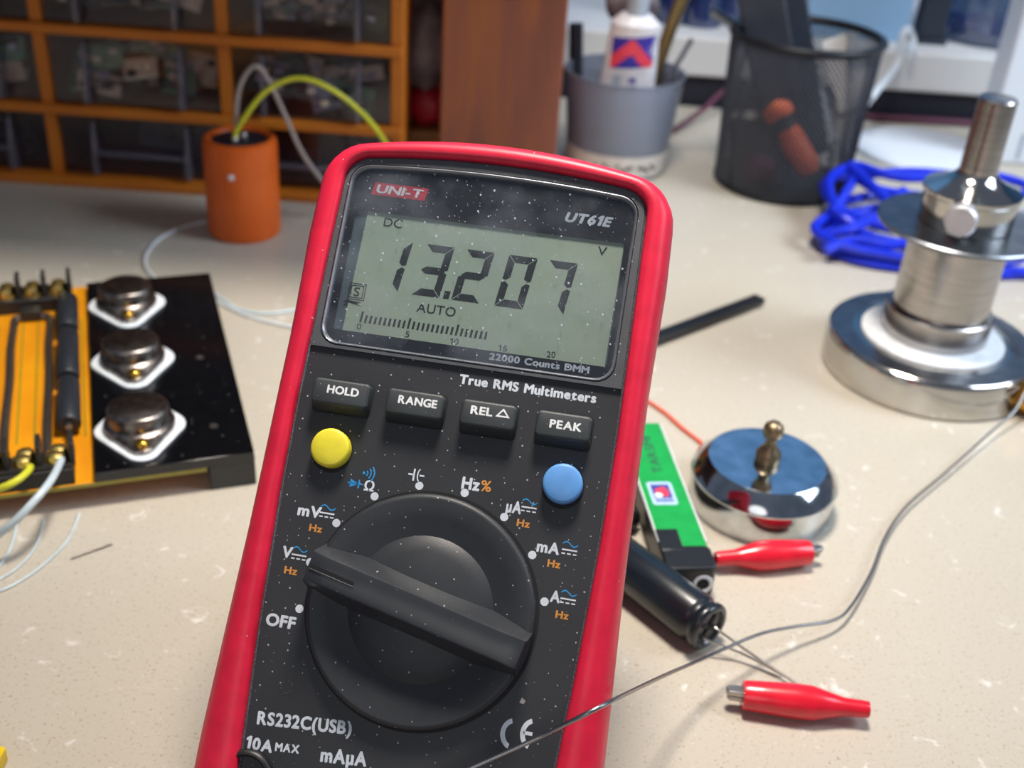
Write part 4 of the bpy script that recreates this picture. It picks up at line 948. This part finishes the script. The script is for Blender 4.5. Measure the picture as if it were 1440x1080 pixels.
# ================================================================== BLACK CAPACITOR
p_end = desk(999, 884, 8.2); ax = Vector((-26, 27.5, 0)).normalized(); ax = Vector((-.66, .75, 0)).normalized()
ec = empty('black_capacitor', (p_end.x, p_end.y, 0), 0, 'long black cylindrical capacitor with two bare leads lying right of the multimeter', 'capacitor')
Mx = axis_matrix((0, 0, 8.2), ax)
MB().lathe([(5.6, .8), (6.2, 0), (7.3, 0), (7.9, .5), (8.1, 1.4), (8.0, 2.4), (7.3, 3.4), (7.2, 4.2), (7.9, 5.2), (8.15, 6.2), (8.15, 46), (7.6, 47), (0, 47)], 48, M=Mx).build('sleeve', MT['ecap'], ec, angle=50)
e1 = MB().lathe([(6, .6), (5.6, 1.0), (0, 1.0)], 36, M=Mx).build('end_disc', MT['ecap_end'], ec)
MB().box(-4.6, 4.6, -.7, .7, .5, 1.3, M=Mx @ Matrix.Rotation(R(35), 4, 'Z')).box(-.7, .7, -4.6, 4.6, .5, 1.3, M=Mx @ Matrix.Rotation(R(35), 4, 'Z')).build('end_cross', MT['matteblack'], ec, smooth=False)
def rel(p): return Vector(p)-Vector((p_end.x, p_end.y, 0))
q1 = Vector((0, 0, 8.2))+Vector((ax.y, -ax.x, 0))*2.4+ax*1.2; q2 = Vector((0, 0, 8.2))-Vector((ax.y, -ax.x, 0))*2.4+ax*1.2
MB().tube([q1, q1+Vector((1, -3, .4)), rel(desk(1060, 922, 4)), rel(desk(1126, 965, 1))], .4, 8, smooth=4).build('lead', MT['lead'], ec)
MB().tube([q2-Vector((0, 0, 2)), q2+Vector((1.5, -2, -2.2)), rel(desk(1045, 920, 3)), rel(desk(1100, 949, 1))], .4, 8, smooth=4).build('lead', MT['lead'], ec)

# ================================================================== SMALL THINGS ON THE DESK
p0, p1 = desk(1068, 424, 1.5), desk(915, 482, 1.5); d = p1-p0
stk = empty('black_strip', tuple(p0), math.atan2(d.y, d.x), 'flat black plastic strip lying on the worktop right of the multimeter', 'strip')
MB().box(0, d.length, -3.4, 3.4, 0, 3).build('strip_body', MT['black'], stk, bevel=.4)
MB().lathe([(1.2, 3), (1.2, 3.1), (0, 3.1)], 16, c=(4, 0)).build('hole', MT['matteblack'], stk, smooth=False); MB().box(9, d.length-3, -1.4, -1.0, 3, 3.3).build('ridge', MT['resistor'], stk)
tube_thing('orange_wire', [desk(905, 560, 1), desk(935, 580, 1), desk(960, 602, 1), desk(990, 625, 1)], .7, MT['orange_wire'], 'thin orange red wire running from multimeter to the chrome tin', 'wire')
o = lump('black_ball', tuple(desk(884, 728, 5)), (4.2, 4.2, 5), MT['black'], 30, .02); tag(o, 'small round black ball peeking out between multimeter and green lighter', 'knob')
# bare test lead crossing in front of the meter
def mw(px, py, n): u_, v_ = mp(px, py, n); return mworld(u_, v_, n)
pts = [mw(560, 1125, 7), mw(660, 1081, 7), mw(760, 1036, 7.5), mw(860, 986, 8), desk(930, 952, 32), desk(985, 928, 18), desk(1065, 893, 12), desk(1120, 881, 8), desk(1170, 873, 5), desk(1195, 855, 4), desk(1225, 805, 3), desk(1245, 755, 3), desk(1275, 712, 3), desk(1330, 665, 3), desk(1395, 606, 5), desk(1425, 580, 7), desk(1445, 545, 14)]
o = MB().tube(pts, .52, 10, smooth=8).build('bare_wire', MT['wire_metal']); tag(o, 'long bare metal wire crossing the meter corner towards the steel gauge', 'wire')
tube_thing('hair_wire', [desk(1378, 440, 20), desk(1405, 455, 20), desk(1425, 480, 19), desk(1436, 505, 17), desk(1445, 540, 12)], .4, MT['trailgrey'], 'thin grey wire looping behind the steel gauge base', 'wire')
